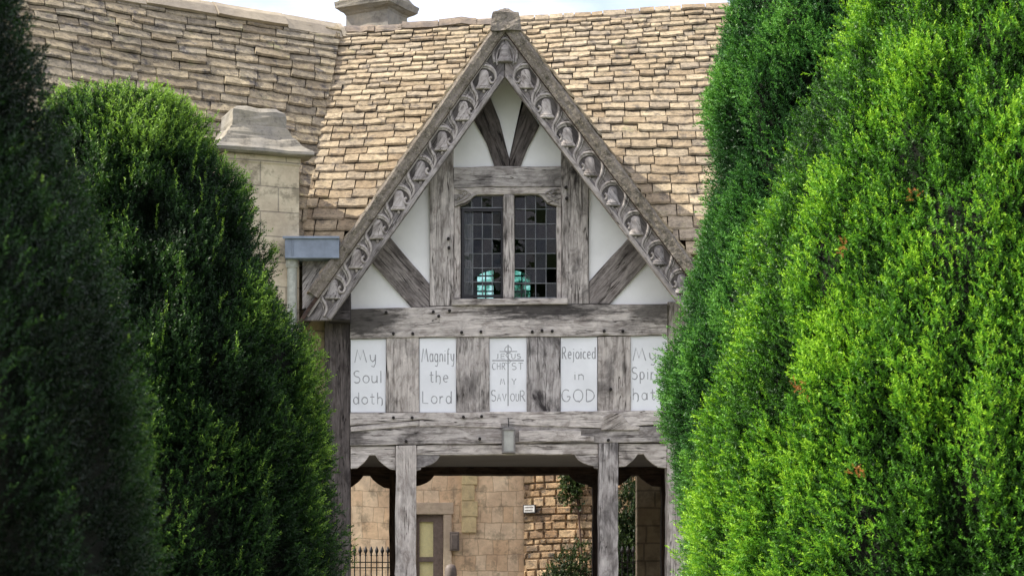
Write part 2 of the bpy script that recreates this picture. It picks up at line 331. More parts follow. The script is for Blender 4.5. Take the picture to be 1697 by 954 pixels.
class MB:
    def __init__(s): s.v = []; s.f = []
    def add(s, v, f):
        o = len(s.v); s.v += [Vector(q) for q in v]; s.f += [[i + o for i in g] for g in f]; return s
    def box(s, c, sz, rz=0.0): return s.add(*box_v(c, sz, rz))
    def tube(s, pts, r, n=6, flat=1.0):
        pts = [Vector(p) for p in pts]; rr = r if isinstance(r, (list, tuple)) else [r] * len(pts); v = []; f = []
        for i, p in enumerate(pts):
            t = (pts[min(i + 1, len(pts) - 1)] - pts[max(i - 1, 0)])
            if t.length < 1e-9: t = Vector((0, 0, 1))
            t.normalize(); a = Vector((0, 1, 0)) if abs(t.y) < 0.9 else Vector((1, 0, 0))
            u = t.cross(a).normalized(); q = u.cross(t).normalized()
            for k in range(n):
                th = 2 * math.pi * k / n; v.append(p + u * math.cos(th) * rr[i] + q * math.sin(th) * rr[i] * flat)
        for i in range(len(pts) - 1):
            for k in range(n):
                k2 = (k + 1) % n; f.append([i * n + k, i * n + k2, (i + 1) * n + k2, (i + 1) * n + k])
        f.append(list(range(n))[::-1]); f.append([(len(pts) - 1) * n + k for k in range(n)])
        return s.add(v, f)
    def lathe(s, c, prof, n=14, ys=1.0):
        c = Vector(c); v = []; f = []
        for r_, z in prof:
            for k in range(n):
                th = 2 * math.pi * k / n; v.append(c + Vector((r_ * math.cos(th), r_ * math.sin(th) * ys, z)))
        for i in range(len(prof) - 1):
            for k in range(n):
                k2 = (k + 1) % n; f.append([i * n + k, i * n + k2, (i + 1) * n + k2, (i + 1) * n + k])
        f.append(list(range(n))[::-1]); f.append([(len(prof) - 1) * n + k for k in range(n)])
        return s.add(v, f)
    def square(s, c, prof, rz=0.0):                      # stacked rectangles (hx, hy, z)
        m = Matrix.Rotation(rz, 3, 'Z'); c = Vector(c); v = []; f = []
        for hx, hy, z in prof:
            for sx, sy in ((-1, -1), (1, -1), (1, 1), (-1, 1)): v.append(c + m @ Vector((sx * hx, sy * hy, z)))
        for i in range(len(prof) - 1):
            for k in range(4):
                k2 = (k + 1) % 4; f.append([i * 4 + k, i * 4 + k2, (i + 1) * 4 + k2, (i + 1) * 4 + k])
        f.append([3, 2, 1, 0]); e = (len(prof) - 1) * 4; f.append([e, e + 1, e + 2, e + 3])
        return s.add(v, f)
    def build(s, name, mat, parent=None, smooth=False, bevel=0, Mw=None, label=None):
        return mesh(name, s.v, s.f, mat, parent, Mw, smooth, bevel, label=label)
def smooth_line(pts, sub=5):
    pts = [Vector(p) for p in pts]; out = []
    for i in range(len(pts) - 1):
        p0, p1, p2, p3 = pts[max(i - 1, 0)], pts[i], pts[i + 1], pts[min(i + 2, len(pts) - 1)]
        for k in range(sub):
            t = k / sub
            out.append(0.5 * ((2 * p1) + (p2 - p0) * t + (2 * p0 - 5 * p1 + 4 * p2 - p3) * t * t + (3 * p1 - p0 - 3 * p2 + p3) * t ** 3))
    out.append(pts[-1]); return out
def roughen(o, cuts, amp, f=7.0):
    import bmesh
    bm = bmesh.new(); bm.from_mesh(o.data); bmesh.ops.subdivide_edges(bm, edges=bm.edges[:], cuts=cuts, use_grid_fill=True)
    for v in bm.verts:
        d = noise.noise_vector(v.co * f) * amp + noise.noise_vector(v.co * f * 3.1) * amp * .5; v.co += d
    bm.to_mesh(o.data); bm.free(); return o
def struct(o, label, cat=None):
    o['kind'] = 'structure'; o['label'] = label; o['category'] = cat or 'ground'

# ------------------------------------------------------------------ ground
def gz(y):
    t = min(1, max(0, (-2 - y) / 24)); return -0.07 - 1.53 * t
def ground_sheet(name, xs, ys, dz, mat):
    v = []; f = []
    for y in ys:
        for x in xs: v.append((x, y, gz(y) + dz))
    n = len(xs)
    for j in range(len(ys) - 1):
        for i in range(n - 1): f.append([j * n + i, j * n + i + 1, (j + 1) * n + i + 1, (j + 1) * n + i])
    return mesh(name, v, f, mat)
k = NT('grass_ground'); v = k.coord(rand=False)
c = k.mix((0.035, 0.07, 0.018), (0.075, 0.10, 0.03), k.ramp(k.noise(v, 0.8, 6), [(0.35, 0), (0.65, 1)]))
M_GRASS = k.fin(c, 0.95, k.bump(k.noise(v, 30, 6), 0.8, 0.03))
M_PAVE = ashlar('paving', (0.40, 0.37, 0.30), (0.34, 0.32, 0.27), (0.15, 0.14, 0.11), 0.8, 0.6, 0.03, 0.3)
k = NT('stone_paving'); v = k.coord(rand=False)
c = k.mix((0.42, 0.38, 0.30), (0.32, 0.30, 0.25), k.ramp(k.noise(v, 1.5, 6), [(0.35, 0), (0.65, 1)]))
M_PAVE = k.fin(c, 0.9, k.bump(k.noise(v, 20, 6), 0.5, 0.01))
M_ROAD = plain('asphalt', (0.055, 0.054, 0.052), 0.9, 0, 0.1, 40)
YS = [-400, -60, -26] + [-26 + 2 * i for i in range(1, 13)] + [20, 60, 400]
g = ground_sheet('ground', [-400, -60, -12, -1.6, 1.9, 12, 60, 400], YS, 0, M_GRASS); struct(g, 'grass churchyard ground under the yews')
g = ground_sheet('path', [-1.7, 1.7], [-40, -26] + [-26 + 2 * i for i in range(1, 13)] + [7.2], 0.006, M_PAVE); struct(g, 'pale stone path leading through the timber gateway', 'path')
g = ground_sheet('road', [-60, 60], [7.2, 11.2], 0.004, M_ROAD); struct(g, 'asphalt street beyond the gateway', 'road')

# ------------------------------------------------------------------ stone slate roofs
def slates(name, E0, E1, R0, R1, e0, e1, wmin, wmax, mat, parent, seed, skip=None, th=(0.018, 0.034), sag=0.03, label=None):
    """E0-E1 eave, R0-R1 ridge (bilinear patch). Diminishing courses of separate riven slates, one mesh."""
    r = random.Random(seed); E0, E1, R0, R1 = map(Vector, (E0, E1, R0, R1))
    wid = ((E1 - E0).length + (R1 - R0).length) / 2; slope = ((R0 - E0).length + (R1 - E1).length) / 2
    nrm = (E1 - E0).cross(R0 - E0).normalized()
    if nrm.z < 0: nrm = -nrm
    def pos(u, s, h):
        t = s / slope; a = E0.lerp(R0, t); b = E1.lerp(R1, t); p = a.lerp(b, u)
        q = noise.noise(Vector((u * wid * 0.55, t * 2.0, seed * 3.1))) * sag
        return p + nrm * (h + q)
    V = []; F = []; tone = []; hue = []
    s = 0.0
    while s < slope - 0.04:
        e = e1 + (e0 - e1) * (1 - s / slope) ** 1.5; e *= r.uniform(0.92, 1.08); u = -r.uniform(0, wmax) / wid; ph = r.uniform(0, 99)
        while u < 1.0:
            ww = r.uniform(wmin, wmax) * (0.75 + 0.45 * (e / e0)); du = ww / wid; u0, u1 = max(0, u), min(1, u + du - 0.013 / wid); u += du
            if u1 - u0 < 0.02 / wid: continue
            mid = pos((u0 + u1) / 2, s + e / 2, 0)
            if skip and skip(mid): continue
            t = r.uniform(*th); lift = r.gauss(0.0, 0.004); drop = r.gauss(0, 0.008); Ls = min(e * 1.55, slope - s + 0.05)
            wave = lambda uu: 0.010 * noise.noise(Vector((uu * wid * 1.7 + ph, s, 0))) + 0.009 * noise.noise(Vector((uu * wid * 9 + ph, s, 5)))
            tilt = r.gauss(0, 0.006); nseg = 4; b0 = len(V); tn = r.random() ** 1.1; hu = r.random()
            for k_ in range(nseg + 1):
                uu = u0 + (u1 - u0) * k_ / nseg; fr = s - 0.02 + drop + wave(uu) * 1.3 + (0.012 if k_ in (0, nseg) else 0) * r.random()
                tl = tilt * (k_ / nseg - 0.5); tt = t * r.uniform(0.85, 1.12)
                for ss, hh in ((fr + 0.055, 0.010), (fr, tt * 0.5 + 0.020), (fr + 0.016, tt + 0.020), (s + Ls * 0.5, tt * 0.75 + 0.008), (s + Ls, 0.006)):
                    V.append(pos(uu, ss, hh + lift + tl)); tone.append(tn); hue.append(hu)
            for k_ in range(nseg):
                for j in range(4):
                    a = b0 + k_ * 5 + j; F.append([a, a + 5, a + 6, a + 1])
            F.append([b0 + j for j in range(5)]); F.append([b0 + nseg * 5 + j for j in reversed(range(5))])
        s += e
    # battens/underlay sheet keeps light out
    o = mesh(name, V, F, mat, parent, attrs={'tone': tone, 'hue': hue}, label=label)
    return o
def slab(name, quad, th, mat, parent):
    q = [Vector(p) for p in quad]; n = (q[1] - q[0]).cross(q[3] - q[0]).normalized()
    if n.z < 0: n = -n
    v = q + [p - n * th for p in q]
    return mesh(name, v, [[0, 1, 2, 3], [7, 6, 5, 4], [0, 4, 5, 1], [1, 5, 6, 2], [2, 6, 7, 3], [3, 7, 4, 0]], mat, parent)
def ridge_cap(name, a, b, width, height, seg, mat, parent, seed, wob=0.012, label=None):
    r = random.Random(seed); a, b = Vector(a), Vector(b); d = b - a; Ln = d.length; t = d.normalized(); side = Vector((-t.y, t.x, 0)).normalized(); up = Vector((0, 0, 1))
    mb = MB(); s = 0.0
    while s < Ln:
        l = min(seg * r.uniform(0.8, 1.25), Ln - s); z = r.gauss(0, wob); w_ = width * r.uniform(0.93, 1.07); h = height * r.uniform(0.9, 1.1)
        rings = []
        n = 5
        for j in range(n + 1):
            q = a + t * (s + (l - 0.008) * j / n) + up * (z + r.gauss(0, wob * 0.5))
            rings.append([q + side * w_ * x + up * h * y for x, y in ((-1, -1.15), (-.62, -.35), (-.22, .1), (.22, .1), (.62, -.35), (1, -1.15), (.8, -1.3), (0, -.5), (-.8, -1.3))])
        v = [p for rg in rings for p in rg]; f = []; m = 9
        for j in range(n):
            for k_ in range(m): f.append([j * m + k_, j * m + (k_ + 1) % m, (j + 1) * m + (k_ + 1) % m, (j + 1) * m + k_])
        f.append(list(range(m))[::-1]); f.append([n * m + k_ for k_ in range(m)]); mb.add(v, f); s += l
    return mb.build(name, mat, parent, label=label)

# main range behind the gable
ZE, YR, ZR = 4.98, 3.0, 8.28
house = thing('stone_house', 'long stone house with a golden stone slate roof running behind the timber gable', 'house', (2.6, 3, -0.07))
GA = P(837, 22, -0.5)                              # gable roof apex at the verge
GSL, GSR = 1.42, 1.335                             # gable pitch left / right (rise over run)
def gable_z(x): return GA.z - (GA.x - x) * GSL if x < GA.x else GA.z - (x - GA.x) * GSR
def in_gable(p): return p.z < gable_z(p.x) - 0.02
VE, VR = (-2.43, 0.0, ZE), (-2.12, YR, ZR - 0.02)
slates('roof', (-2.455, -0.24, ZE - .24), (6.6, -0.24, ZE - 0.26), VR, (6.6, YR, ZR + 0.52), 0.235, 0.105, 0.15, 0.34, M_TILE, house, 11, in_gable, th=(0.022, 0.042), sag=0.035)
def mz(x, y): return None
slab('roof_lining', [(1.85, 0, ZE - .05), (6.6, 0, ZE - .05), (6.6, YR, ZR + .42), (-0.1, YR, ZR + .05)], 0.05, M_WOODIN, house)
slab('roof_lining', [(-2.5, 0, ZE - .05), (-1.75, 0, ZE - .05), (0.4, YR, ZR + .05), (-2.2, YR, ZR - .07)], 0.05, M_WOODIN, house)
slab('rear_roof', [(1.5, YR + .02, ZR + .2), (6.6, YR + .02, ZR + .5), (6.6, 6.2, ZE - .2), (1.5, 6.2, ZE - .2)], 0.08, M_TILE, house)
slab('rear_roof', [(-6.5, YR + .02, ZR), (-1.5, YR + .02, ZR), (-1.5, 6.2, ZE - .2), (-6.5, 6.2, ZE - .2)], 0.08, M_TILE, house)
a = P(564, 52, YR); b = P(1200, 20, YR); d = (b - a) / (b.x - a.x)
ridge_cap('ridge', a + Vector((0, 0, 0.05)), a + d * (6.6 - a.x) + Vector((0, 0, 0.04)), 0.15, 0.085, 0.42, M_RIDGE, house, 5)
mb = MB(); mb.box((-2.42, 3.0, 2.35), (.54, 5.7, 4.9)); mb.build('wall', M_WALLW, house)
mb = MB(); mb.box((4.3, 0.25, 2.45), (4.6, 0.3, 5.05)); mb.box((6.45, 3.0, 2.45), (0.3, 5.2, 5.05)); mb.box((4.3, 5.85, 2.3), (4.6, 0.3, 4.7)); mb.build('wall', M_WALLW, house)
# ridge chimney
c0 = P(624, 40, 3.9)
ch = MB(); hx = 0.33; ch.square((c0.x, 3.9, c0.z), [(hx, .27, -1.2), (hx * .99, .265, .09), (hx * 1.03, .30, .12), (hx * 1.27, .39, .17), (hx * 1.30, .41, .25), (hx * 1.18, .36, .275), (hx * .98, .30, .36), (hx * 1.02, .31, .6), (hx * .9, .27, .62)], R(-28))
roughen(ch.build('chimney', M_STONEG, house, label='grey lichened stone chimney with a flared cap on the ridge'), 2, 0.015)

# left wing turning towards the camera
AD = Vector((-0.833, -0.553, 0)); N2 = Vector((0.553, -0.833, 0)); M2 = 1.41
wing = thing('stone_wing', 'lower stone wing at left with grey-gold stone slate roof, angled towards the churchyard', 'house', (-5, -1, -0.3))
VRt = Vector(VR); Ls = 7.4
drop = ZR - ZE; run = drop / M2
def wpt(along, down): return VRt + AD * along + N2 * down - Vector((0, 0, M2 * down))
# valley foot in wing coordinates
vf = Vector(VE) - VRt; al = vf.dot(AD); dn = vf.dot(N2)
RW1 = wpt(0, 0); EW1 = VRt + AD * al + N2 * dn - Vector((0, 0, M2 * dn)); 
slates('roof', wpt(Ls, dn), EW1, wpt(Ls, 0), RW1, 0.24, 0.15, 0.22, 0.50, M_TILEW, wing, 23, th=(0.030, 0.052), sag=0.06)
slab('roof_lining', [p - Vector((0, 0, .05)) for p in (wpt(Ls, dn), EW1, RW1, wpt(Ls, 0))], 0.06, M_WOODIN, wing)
ridge_cap('ridge', wpt(Ls, 0) + Vector((0, 0, .03)), wpt(0, 0) + Vector((0, 0, .03)), 0.22, 0.165, 0.95, M_WRIDGE, wing, 9, 0.005)
rr = -N2
slab('rear_roof', [wpt(Ls, 0), wpt(0.2, 0), wpt(0.2, 0) + rr * 3 - Vector((0, 0, 3.6)), wpt(Ls, 0) + rr * 3 - Vector((0, 0, 3.6))], 0.08, M_TILEW, wing)
wa = EW1 - N2 * 0.25; wb = wpt(Ls, dn) - N2 * 0.25
mb = MB(); q = [Vector((wa.x, wa.y, -1.2)), Vector((wb.x, wb.y, -1.2)), Vector((wb.x, wb.y, wb.z + .1)), Vector((wa.x, wa.y, wa.z + .1))]
mb.add(q + [p - N2 * 0.4 for p in q], [[0, 1, 2, 3], [7, 6, 5, 4], [0, 4, 5, 1], [1, 5, 6, 2], [2, 6, 7, 3], [3, 7, 4, 0]])
Mwall = Matrix.Translation((wa.x, wa.y, 0)) @ Matrix.Rotation(math.atan2(AD.y, AD.x), 4, 'Z')
mb.build('wall', M_WALLW, wing, Mw=Mwall)
# front chimney of the wing
fc = P(418, 430, -0.35); rz = R(21)
sh = MB(); zt = P(437, 262, -0.35).z; sh.square((fc.x, -0.2, 0), [(.46, .34, -0.3), (.46, .34, zt - .1), (.475, .355, zt - .09), (.475, .355, zt)], rz)
shf = sh.build('chimney', M_CHIM, wing, Mw=Matrix.Translation((fc.x, -.2, 0)) @ Matrix.Rotation(rz, 4, 'Z'), bevel=0.01, label='broad pale stone chimney with a hipped stone cap')
cp = MB(); z0 = zt
cp.square((fc.x, -0.2, z0), [(.56, .44, 0.0), (.60, .475, .015), (.60, .475, .05), (.52, .40, .11), (.40, .31, .24), (.345, .265, .34), (.33, .25, .35), (.32, .235, .53), (.24, .17, .59)], rz)
cap = roughen(cp.build('chimney_cap', M_STONEG, shf), 3, 0.022)

# lead box gutter and downpipe where the two eaves meet
mb = MB(); a = P(472, 392, -0.55); b = P(562, 428, -0.55); cx_ = (a.x + b.x) / 2; cz_ = (a.z + b.z) / 2
mb.box((cx_, -0.30, cz_), (b.x - a.x, 0.5, a.z - b.z)); mb.box((cx_ - .01, -0.56, a.z - .012), (b.x - a.x + .03, 0.03, .03)); mb.box((cx_, -0.545, b.z + .012), (b.x - a.x, 0.02, .02))
mb.box((a.x + .09, -0.556, cz_), (.012, .012, a.z - b.z - .06))
mb.build('lead_gutter_box', M_LEAD, wing, bevel=0.008)
mb = MB(); a = P(484, 430, -0.4); mb.tube([(a.x, -.4, a.z), (a.x, -.4, -0.2)], 0.058, 14); mb.lathe((a.x, -.4, a.z - .10), [(.07, 0), (.075, .02), (.075, .09), (.07, .1)], 14)
mb.build('downpipe', M_PIPE, wing, smooth=False)

# ------------------------------------------------------------------ the timber gatehouse
gate = thing('timber_gatehouse', 'half-timbered gatehouse with carved gable, leaded window and open gateway below', 'gatehouse', (0, 0, -0.07))
def T(name, pts, off=0.0, depth=0.2, **kw): return timber(name, pts, off, depth, gate, **kw)
# ground floor posts and rails
T('post', [(538, 528), (556, 520), (580, 512), (580, 1104), (540, 1104)], 0.006, 0.3, mat=M_WOODD, grain=90)
T('post', rect(1106, 500, 1147, 1104), 0.006, 0.3, grain=90)
T('post', [(656, 738), (690, 737), (689, 900), (691, 1104), (654, 1104), (655, 900)], -0.012, 0.22, grain=90)
T('post', [(992, 734), (1024, 733), (1025, 1104), (992, 1104)], -0.012, 0.22, grain=90)
T('tie_beam', [(580, 512), (700, 509), (840, 505), (1106, 503), (1106, 555), (900, 557), (700, 558), (580, 561)], -0.016, 0.2, grain=1, mat=M_TIE)
T('lower_rail', [(580, 684), (758, 683), (900, 681), (1106, 680), (1106, 702), (1000, 706), (1000, 709), (760, 700), (700, 694), (580, 705)], -0.02, 0.2, grain=0)
T('lintel', [(580, 706.5), (640, 699), (700, 695.5), (760, 701.5), (835, 702), (998, 710), (1106, 703.5), (1106, 732), (1000, 733), (690, 736), (580, 738)], -0.008, 0.2, grain=1)
T('patch_board', [(581, 707), (694, 697), (694, 704), (581, 715)], -0.024, 0.05, grain=5, step=0.3)
T('patch_board', [(860, 712), (963, 713), (963, 721), (985, 722), (985, 731), (860, 732)], -0.026, 0.05, grain=0)
T('patch_board', [(695, 696), (830, 700), (830, 708), (695, 706)], -0.022, 0.05, grain=-2, step=0.3)
T('patch_board', [(1000, 690), (1012, 684), (1028, 684), (1045, 704), (1060, 706), (1060, 712), (996, 712)], -0.03, 0.05, grain=30, bevel=0.004)
T('lintel_board', [(691, 738), (700, 737.5), (991, 735), (991, 752), (690, 753)], 0.012, 0.18, grain=0)
def ogee(cx, x0, x1, top, bot, peak, s=1.0):
    f = lambda dx, yy: (cx + dx * s, yy)
    return [(x0, top), (x0, bot), (cx - 26 * s, bot - 1), f(-15, peak + (bot - peak) * .55), f(-10, peak + (bot - peak) * .28), f(-6, peak), f(4, peak), f(9, peak + (bot - peak) * .35), f(18, peak + (bot - peak) * .72), (cx + 28 * s, bot + .5), (x1, bot + 2), (x1, top)]
def bracket(xa, xb, top, bot):     # xa at the post, xb tip
    d = xb - xa; h = bot - top
    return [(xa, top), (xb, top), (xb - d * .04, top + h * .12), (xb - d * .16, top + h * .38), (xb - d * .34, top + h * .58), (xb - d * .62, top + h * .76), (xb - d * .8, top + h * .80), (xb - d * .83, top + h * .95), (xa, bot)]
T('arch_board', ogee(618, 581, 655, 739, 776, 754), 0.02, 0.10, grain=0, step=1, bevel=0.004)
T('arch_board', ogee(1063, 1025, 1105, 735, 773, 752), 0.02, 0.10, grain=0, step=1, bevel=0.004)
T('bracket', bracket(690, 730, 753.5, 779), 0.02, 0.10, grain=0, step=1, bevel=0.004)
T('bracket', bracket(991.5, 952, 752.5, 776), 0.02, 0.10, grain=0, step=1, bevel=0.004)
# rear frame of the passage, 3 m behind
YB = 3.0
def wx(px): return P(px, 0, 0).x
def rp(px, py):                                # same front-plane point moved straight back
    q = P(px, py, 0); k_ = D0 / (D0 + YB); return (px - 9.6, 1092 - q.z * S * k_)          # the rear frame is a little wider and stands a little to the left
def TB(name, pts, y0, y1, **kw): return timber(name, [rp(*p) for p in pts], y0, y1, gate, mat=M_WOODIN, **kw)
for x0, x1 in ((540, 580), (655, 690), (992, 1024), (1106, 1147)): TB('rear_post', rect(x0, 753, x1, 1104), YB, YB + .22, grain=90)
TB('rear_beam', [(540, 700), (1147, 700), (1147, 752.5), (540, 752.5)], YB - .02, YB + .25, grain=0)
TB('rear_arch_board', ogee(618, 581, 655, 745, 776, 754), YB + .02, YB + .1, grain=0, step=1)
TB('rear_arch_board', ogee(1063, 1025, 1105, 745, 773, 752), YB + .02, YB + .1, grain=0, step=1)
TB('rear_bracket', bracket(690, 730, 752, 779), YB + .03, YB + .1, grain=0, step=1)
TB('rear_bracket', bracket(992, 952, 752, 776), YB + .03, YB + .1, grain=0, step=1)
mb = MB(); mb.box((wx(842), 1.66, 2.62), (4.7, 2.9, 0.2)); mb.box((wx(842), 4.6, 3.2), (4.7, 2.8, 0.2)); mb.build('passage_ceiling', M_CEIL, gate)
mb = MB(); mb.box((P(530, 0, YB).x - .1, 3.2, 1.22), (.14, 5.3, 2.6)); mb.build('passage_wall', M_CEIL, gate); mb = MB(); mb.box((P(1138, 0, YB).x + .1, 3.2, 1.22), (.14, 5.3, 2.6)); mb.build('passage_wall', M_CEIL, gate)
# studs and inscribed panels
for (x0, x1, m_) in ((640, 694, M_WOOD), (756, 811, M_WOOD), (873, 928, M_WOODM), (991, 1045, M_WOOD)):
    T('stud', [(x0, 558), (x1, 557), (x1 + .5, 683), (x0, 683)], 0.0, 0.18, grain=90, mat=m_)
# gable timbers
T('gable_post', [(712, 262), (752, 240), (752, 506), (712, 507)], 0.0, 0.2, grain=90, mat=M_WOODM)
T('gable_post', [(930, 245), (975, 290), (976, 503), (931, 504)], 0.0, 0.2, grain=90, mat=M_WOODM)
T('collar_beam', [(752, 277), (930, 275), (930, 309), (752, 311)], 0.008, 0.2, grain=0)
T('gable_strut', [(784, 196), (812, 160), (828, 200), (838, 240), (843.5, 262), (843.5, 277), (820, 277), (806, 236)], 0.012, 0.18, grain=-68, mat=M_WOODD)
T('gable_strut', [(894, 208), (868, 170), (858, 205), (850, 240), (844.5, 262), (844.5, 277), (862, 277), (874, 246)], 0.016, 0.18, grain=68, mat=M_WOODD)
T('gable_strut', [(612, 430), (644, 390), (711.5, 470), (711.5, 509), (682, 509)], 0.012, 0.18, grain=-48, mat=M_BRACE)
T('gable_strut', [(1078, 430), (1045, 390), (976.5, 466), (976.5, 503), (1011, 503)], 0.012, 0.18, grain=48, mat=M_BRACE)
# plaster infill
def pl(pts, label=None): return timber('plaster_panel', pts, 0.045, 0.12, gate, mat=M_PLAST, grain=0, step=9, bevel=0.0, label=label)
pl([(840, 112), (866, 160), (844, 262), (824, 200), (806, 160)]); pl([(752, 277), (740, 270), (800, 160), (826, 277)]); pl([(930, 277), (944, 265), (880, 165), (858, 277)])
pl([(712, 250), (606, 400), (640, 420), (712, 500)]); pl([(570, 500), (604, 404), (700, 512), (566, 512)]); pl([(976, 262), (1082, 400), (1046, 420), (976, 500)]); pl([(1122, 504), (1084, 404), (990, 503), (1000, 504)])
# inscribed plaster panels
def arc(cx, cy, rx, ry, a0, a1, n=9): return [(cx + rx * math.cos(R(a0 + (a1 - a0) * i / n)), cy + ry * math.sin(R(a0 + (a1 - a0) * i / n))) for i in range(n + 1)]
O_ = lambda w=.5, h=.6: [arc(w / 2, h / 2, w / 2, h / 2, 90, 450, 14)]
G = {
 'M': (.95, [[(0, -.02), (.2, 1), (.42, .2), (.64, .98), (.9, 0)]]),
 'y': (.5, [[(0, .6), (.05, .2), (.2, .05), (.38, .2), (.42, .6)], [(.42, .6), (.42, -.1), (.3, -.36), (.1, -.3)]]),
 'S': (.55, [arc(.28, .75, .24, .24, 40, 270, 9) + arc(.26, .25, .26, .26, 90, -140, 9)]),
 'o': (.5, O_()), 'u': (.48, [[(0, .6), (0, .2), (.08, .03), (.25, .02), (.4, .2)], [(.42, .6), (.42, 0)]]),
 'l': (.12, [[(.03, 1), (.03, 0)]]), 'd': (.5, O_(.42) + [[(.44, 1), (.44, 0)]]),
 't': (.4, [[(.16, .92), (.16, .1), (.24, 0), (.36, .04)], [(0, .62), (.36, .62)]]),
 'h': (.5, [[(.02, 1), (.02, 0)], arc(.22, .35, .2, .23, 180, 0, 7) + [(.42, .0), (.34, -.16)]]),
 'a': (.48, O_(.4) + [[(.42, .6), (.42, 0)]]),
 'g': (.5, O_(.42) + [[(.44, .6), (.44, -.15), (.3, -.36), (.08, -.3)]]),
 'n': (.48, [[(.02, .6), (.02, 0)], arc(.22, .36, .2, .23, 180, 0, 7) + [(.42, 0)]]),
 'i': (.12, [[(.04, .6), (.04, 0)], [(.04, .8), (.05, .84)]]), 'f': (.34, [[(.34, .92), (.22, 1), (.13, .85), (.13, -.2)], [(0, .58), (.3, .58)]]),
 'e': (.48, [[(.02, .32), (.44, .34)] + arc(.23, .31, .22, .3, 10, 310, 11)]),
 'L': (.55, [[(.03, 1), (.03, .03), (.5, .0)]]), 'r': (.34, [[(.02, .6), (.02, 0)], [(.02, .35), (.14, .56), (.3, .56)]]),
 'J': (.3, [[(.2, 1), (.2, .1), (.08, 0)]]), 'E': (.45, [[(.42, 1), (.02, 1), (.02, 0), (.42, 0)], [(.02, .5), (.35, .5)]]),
 'U': (.55, [[(0, 1), (0, .3), (.1, .03), (.26, 0), (.42, .06), (.5, .3), (.5, 1)]]),
 'C': (.6, [arc(.32, .5, .32, .5, 50, 310, 12)]), 'H': (.6, [[(0, 1), (0, 0)], [(.5, 1), (.5, 0)], [(0, .5), (.5, .5)]]),
 'R': (.62, [[(.02, 0), (.02, 1), (.3, 1), (.46, .86), (.44, .62), (.28, .5), (.02, .48)], [(.2, .48), (.56, -.04)]]),
 'T': (.55, [[(.26, 1), (.26, 0)], [(0, 1), (.52, 1)]]), 'Y': (.55, [[(0, 1), (.26, .5), (.5, 1)], [(.26, .5), (.26, 0)]]),
 'A': (.62, [[(0, 0), (.28, 1), (.58, 0)], [(.12, .35), (.46, .35)]]), 'V': (.58, [[(0, 1), (.28, 0), (.56, 1)]]),
 'O': (.8, [arc(.38, .5, .38, .5, 90, 450, 18)]), 'Q': (.8, [arc(.38, .5, .38, .5, 90, 450, 18), [(.34, .1), (.5, -.06)]]), 'c': (.42, [arc(.23, .3, .22, .3, 50, 310, 9)]),
 'j': (.2, [[(.1, .6), (.1, -.2), (0, -.3)], [(.1, .8), (.11, .84)]]),
 'D': (.72, [[(.03, 0), (.03, 1)], [(.03, 1)] + arc(.1, .5, .56, .5, 80, -80, 12) + [(.03, 0)]]),
 'G': (.72, [arc(.35, .5, .34, .5, 50, 350, 12), [(.42, .42), (.68, .42)]]),
 'p': (.5, [[(.04, .6), (.04, -.35)]] + O_(.42)), ' ': (.3, []),
}
def write(mb, text, x0, x1, base, cap, y, sw=1.0):
    adv = [G[c][0] for c in text]; gap = 0.22
    tot = sum(adv) + gap * (len(text) - 1); sx = (x1 - x0) / tot; x = 0.0
    for i, ch_ in enumerate(text):
        for ln in G[ch_][1]:
            pts = [P(x0 + (x + a) * sx, base - b * cap, y) for a, b in ln]
            mb.tube(pts, [rnd.uniform(.0040, .0074) * sw for _ in pts], 4, 0.5)
        x += adv[i] + gap
YP = 0.022
def panel(pts, label):
    return timber('inscribed_panel', pts, YP, 0.12, gate, mat=M_PANEL, grain=0, step=9, bevel=0.004, label=label)
pans = [([(581, 562), (640, 561), (639, 683), (581, 683)], 'white plaster panel lettered My Soul doth', [('My', 588, 624, 600, 21), ('Soul', 586, 633, 634, 20), ('doth', 586, 635, 669, 19)]),
        ([(695, 560), (756, 559), (756, 683), (695, 683)], 'white plaster panel lettered Magnify the Lord', [('Magnify', 699, 753, 599, 22), ('the', 712, 743, 633, 19), ('Lord', 700, 749, 668, 20)]),
        ([(811, 560), (873, 559), (873, 682), (811, 683)], 'white plaster panel with a tall cross and lettering', [('JE', 822, 837, 594, 8), ('US', 848, 863, 594, 8), ('CHR', 816, 838, 612, 11), ('ST', 848, 867, 612, 11), ('M', 829, 837, 637, 10), ('Y', 848, 856, 637, 10), ('S', 814, 822, 664, 18), ('AV', 824, 839, 664, 12), ('OU', 846, 860, 664, 12), ('R', 862, 871, 664, 17)]),
        ([(929, 559), (990, 558), (990, 682), (929, 682)], 'white plaster panel lettered Rejoiced in God', [('Rejoiced', 932, 987, 594, 19), ('in', 952, 968, 629, 15), ('GQD', 931, 986, 665, 20)]),
        ([(1045, 557), (1106, 556), (1106, 681), (1045, 681)], 'white plaster panel lettered My Spirit hath', [('My', 1049, 1088, 597, 21), ('Spirit', 1047, 1101, 628, 20), ('hath', 1049, 1101, 662, 19)])]
for i, (pts, lab, txt) in enumerate(pans):
    po = panel(pts, lab); yl = YP - 0.001
    for t_, x0, x1, b_, c_ in txt:
        mb = MB(); write(mb, t_, x0, x1, b_, c_, yl, 0.75 if c_ < 14 else 1.0); mb.build('lettering', M_INK, po)
    if i == 2:
        mb = MB()
        for ln, r_ in (([(842, 571), (842, 672)], .007), ([(828, 582), (857, 582)], .005), ([(816, 597), (868, 597)], .007), ([(842 + 5.5 * math.cos(R(t)), 579 + 5.5 * math.sin(R(t))) for t in range(0, 361, 30)], .0042),
                       ([(847, 586), (842, 584), (838, 588), (842, 593), (847, 598), (842, 603), (837, 600)], .0042)):
            mb.tube([P(a, b, yl) for a, b in ln], r_, 4, 0.5)
        mb.build('cross', M_INK, po)
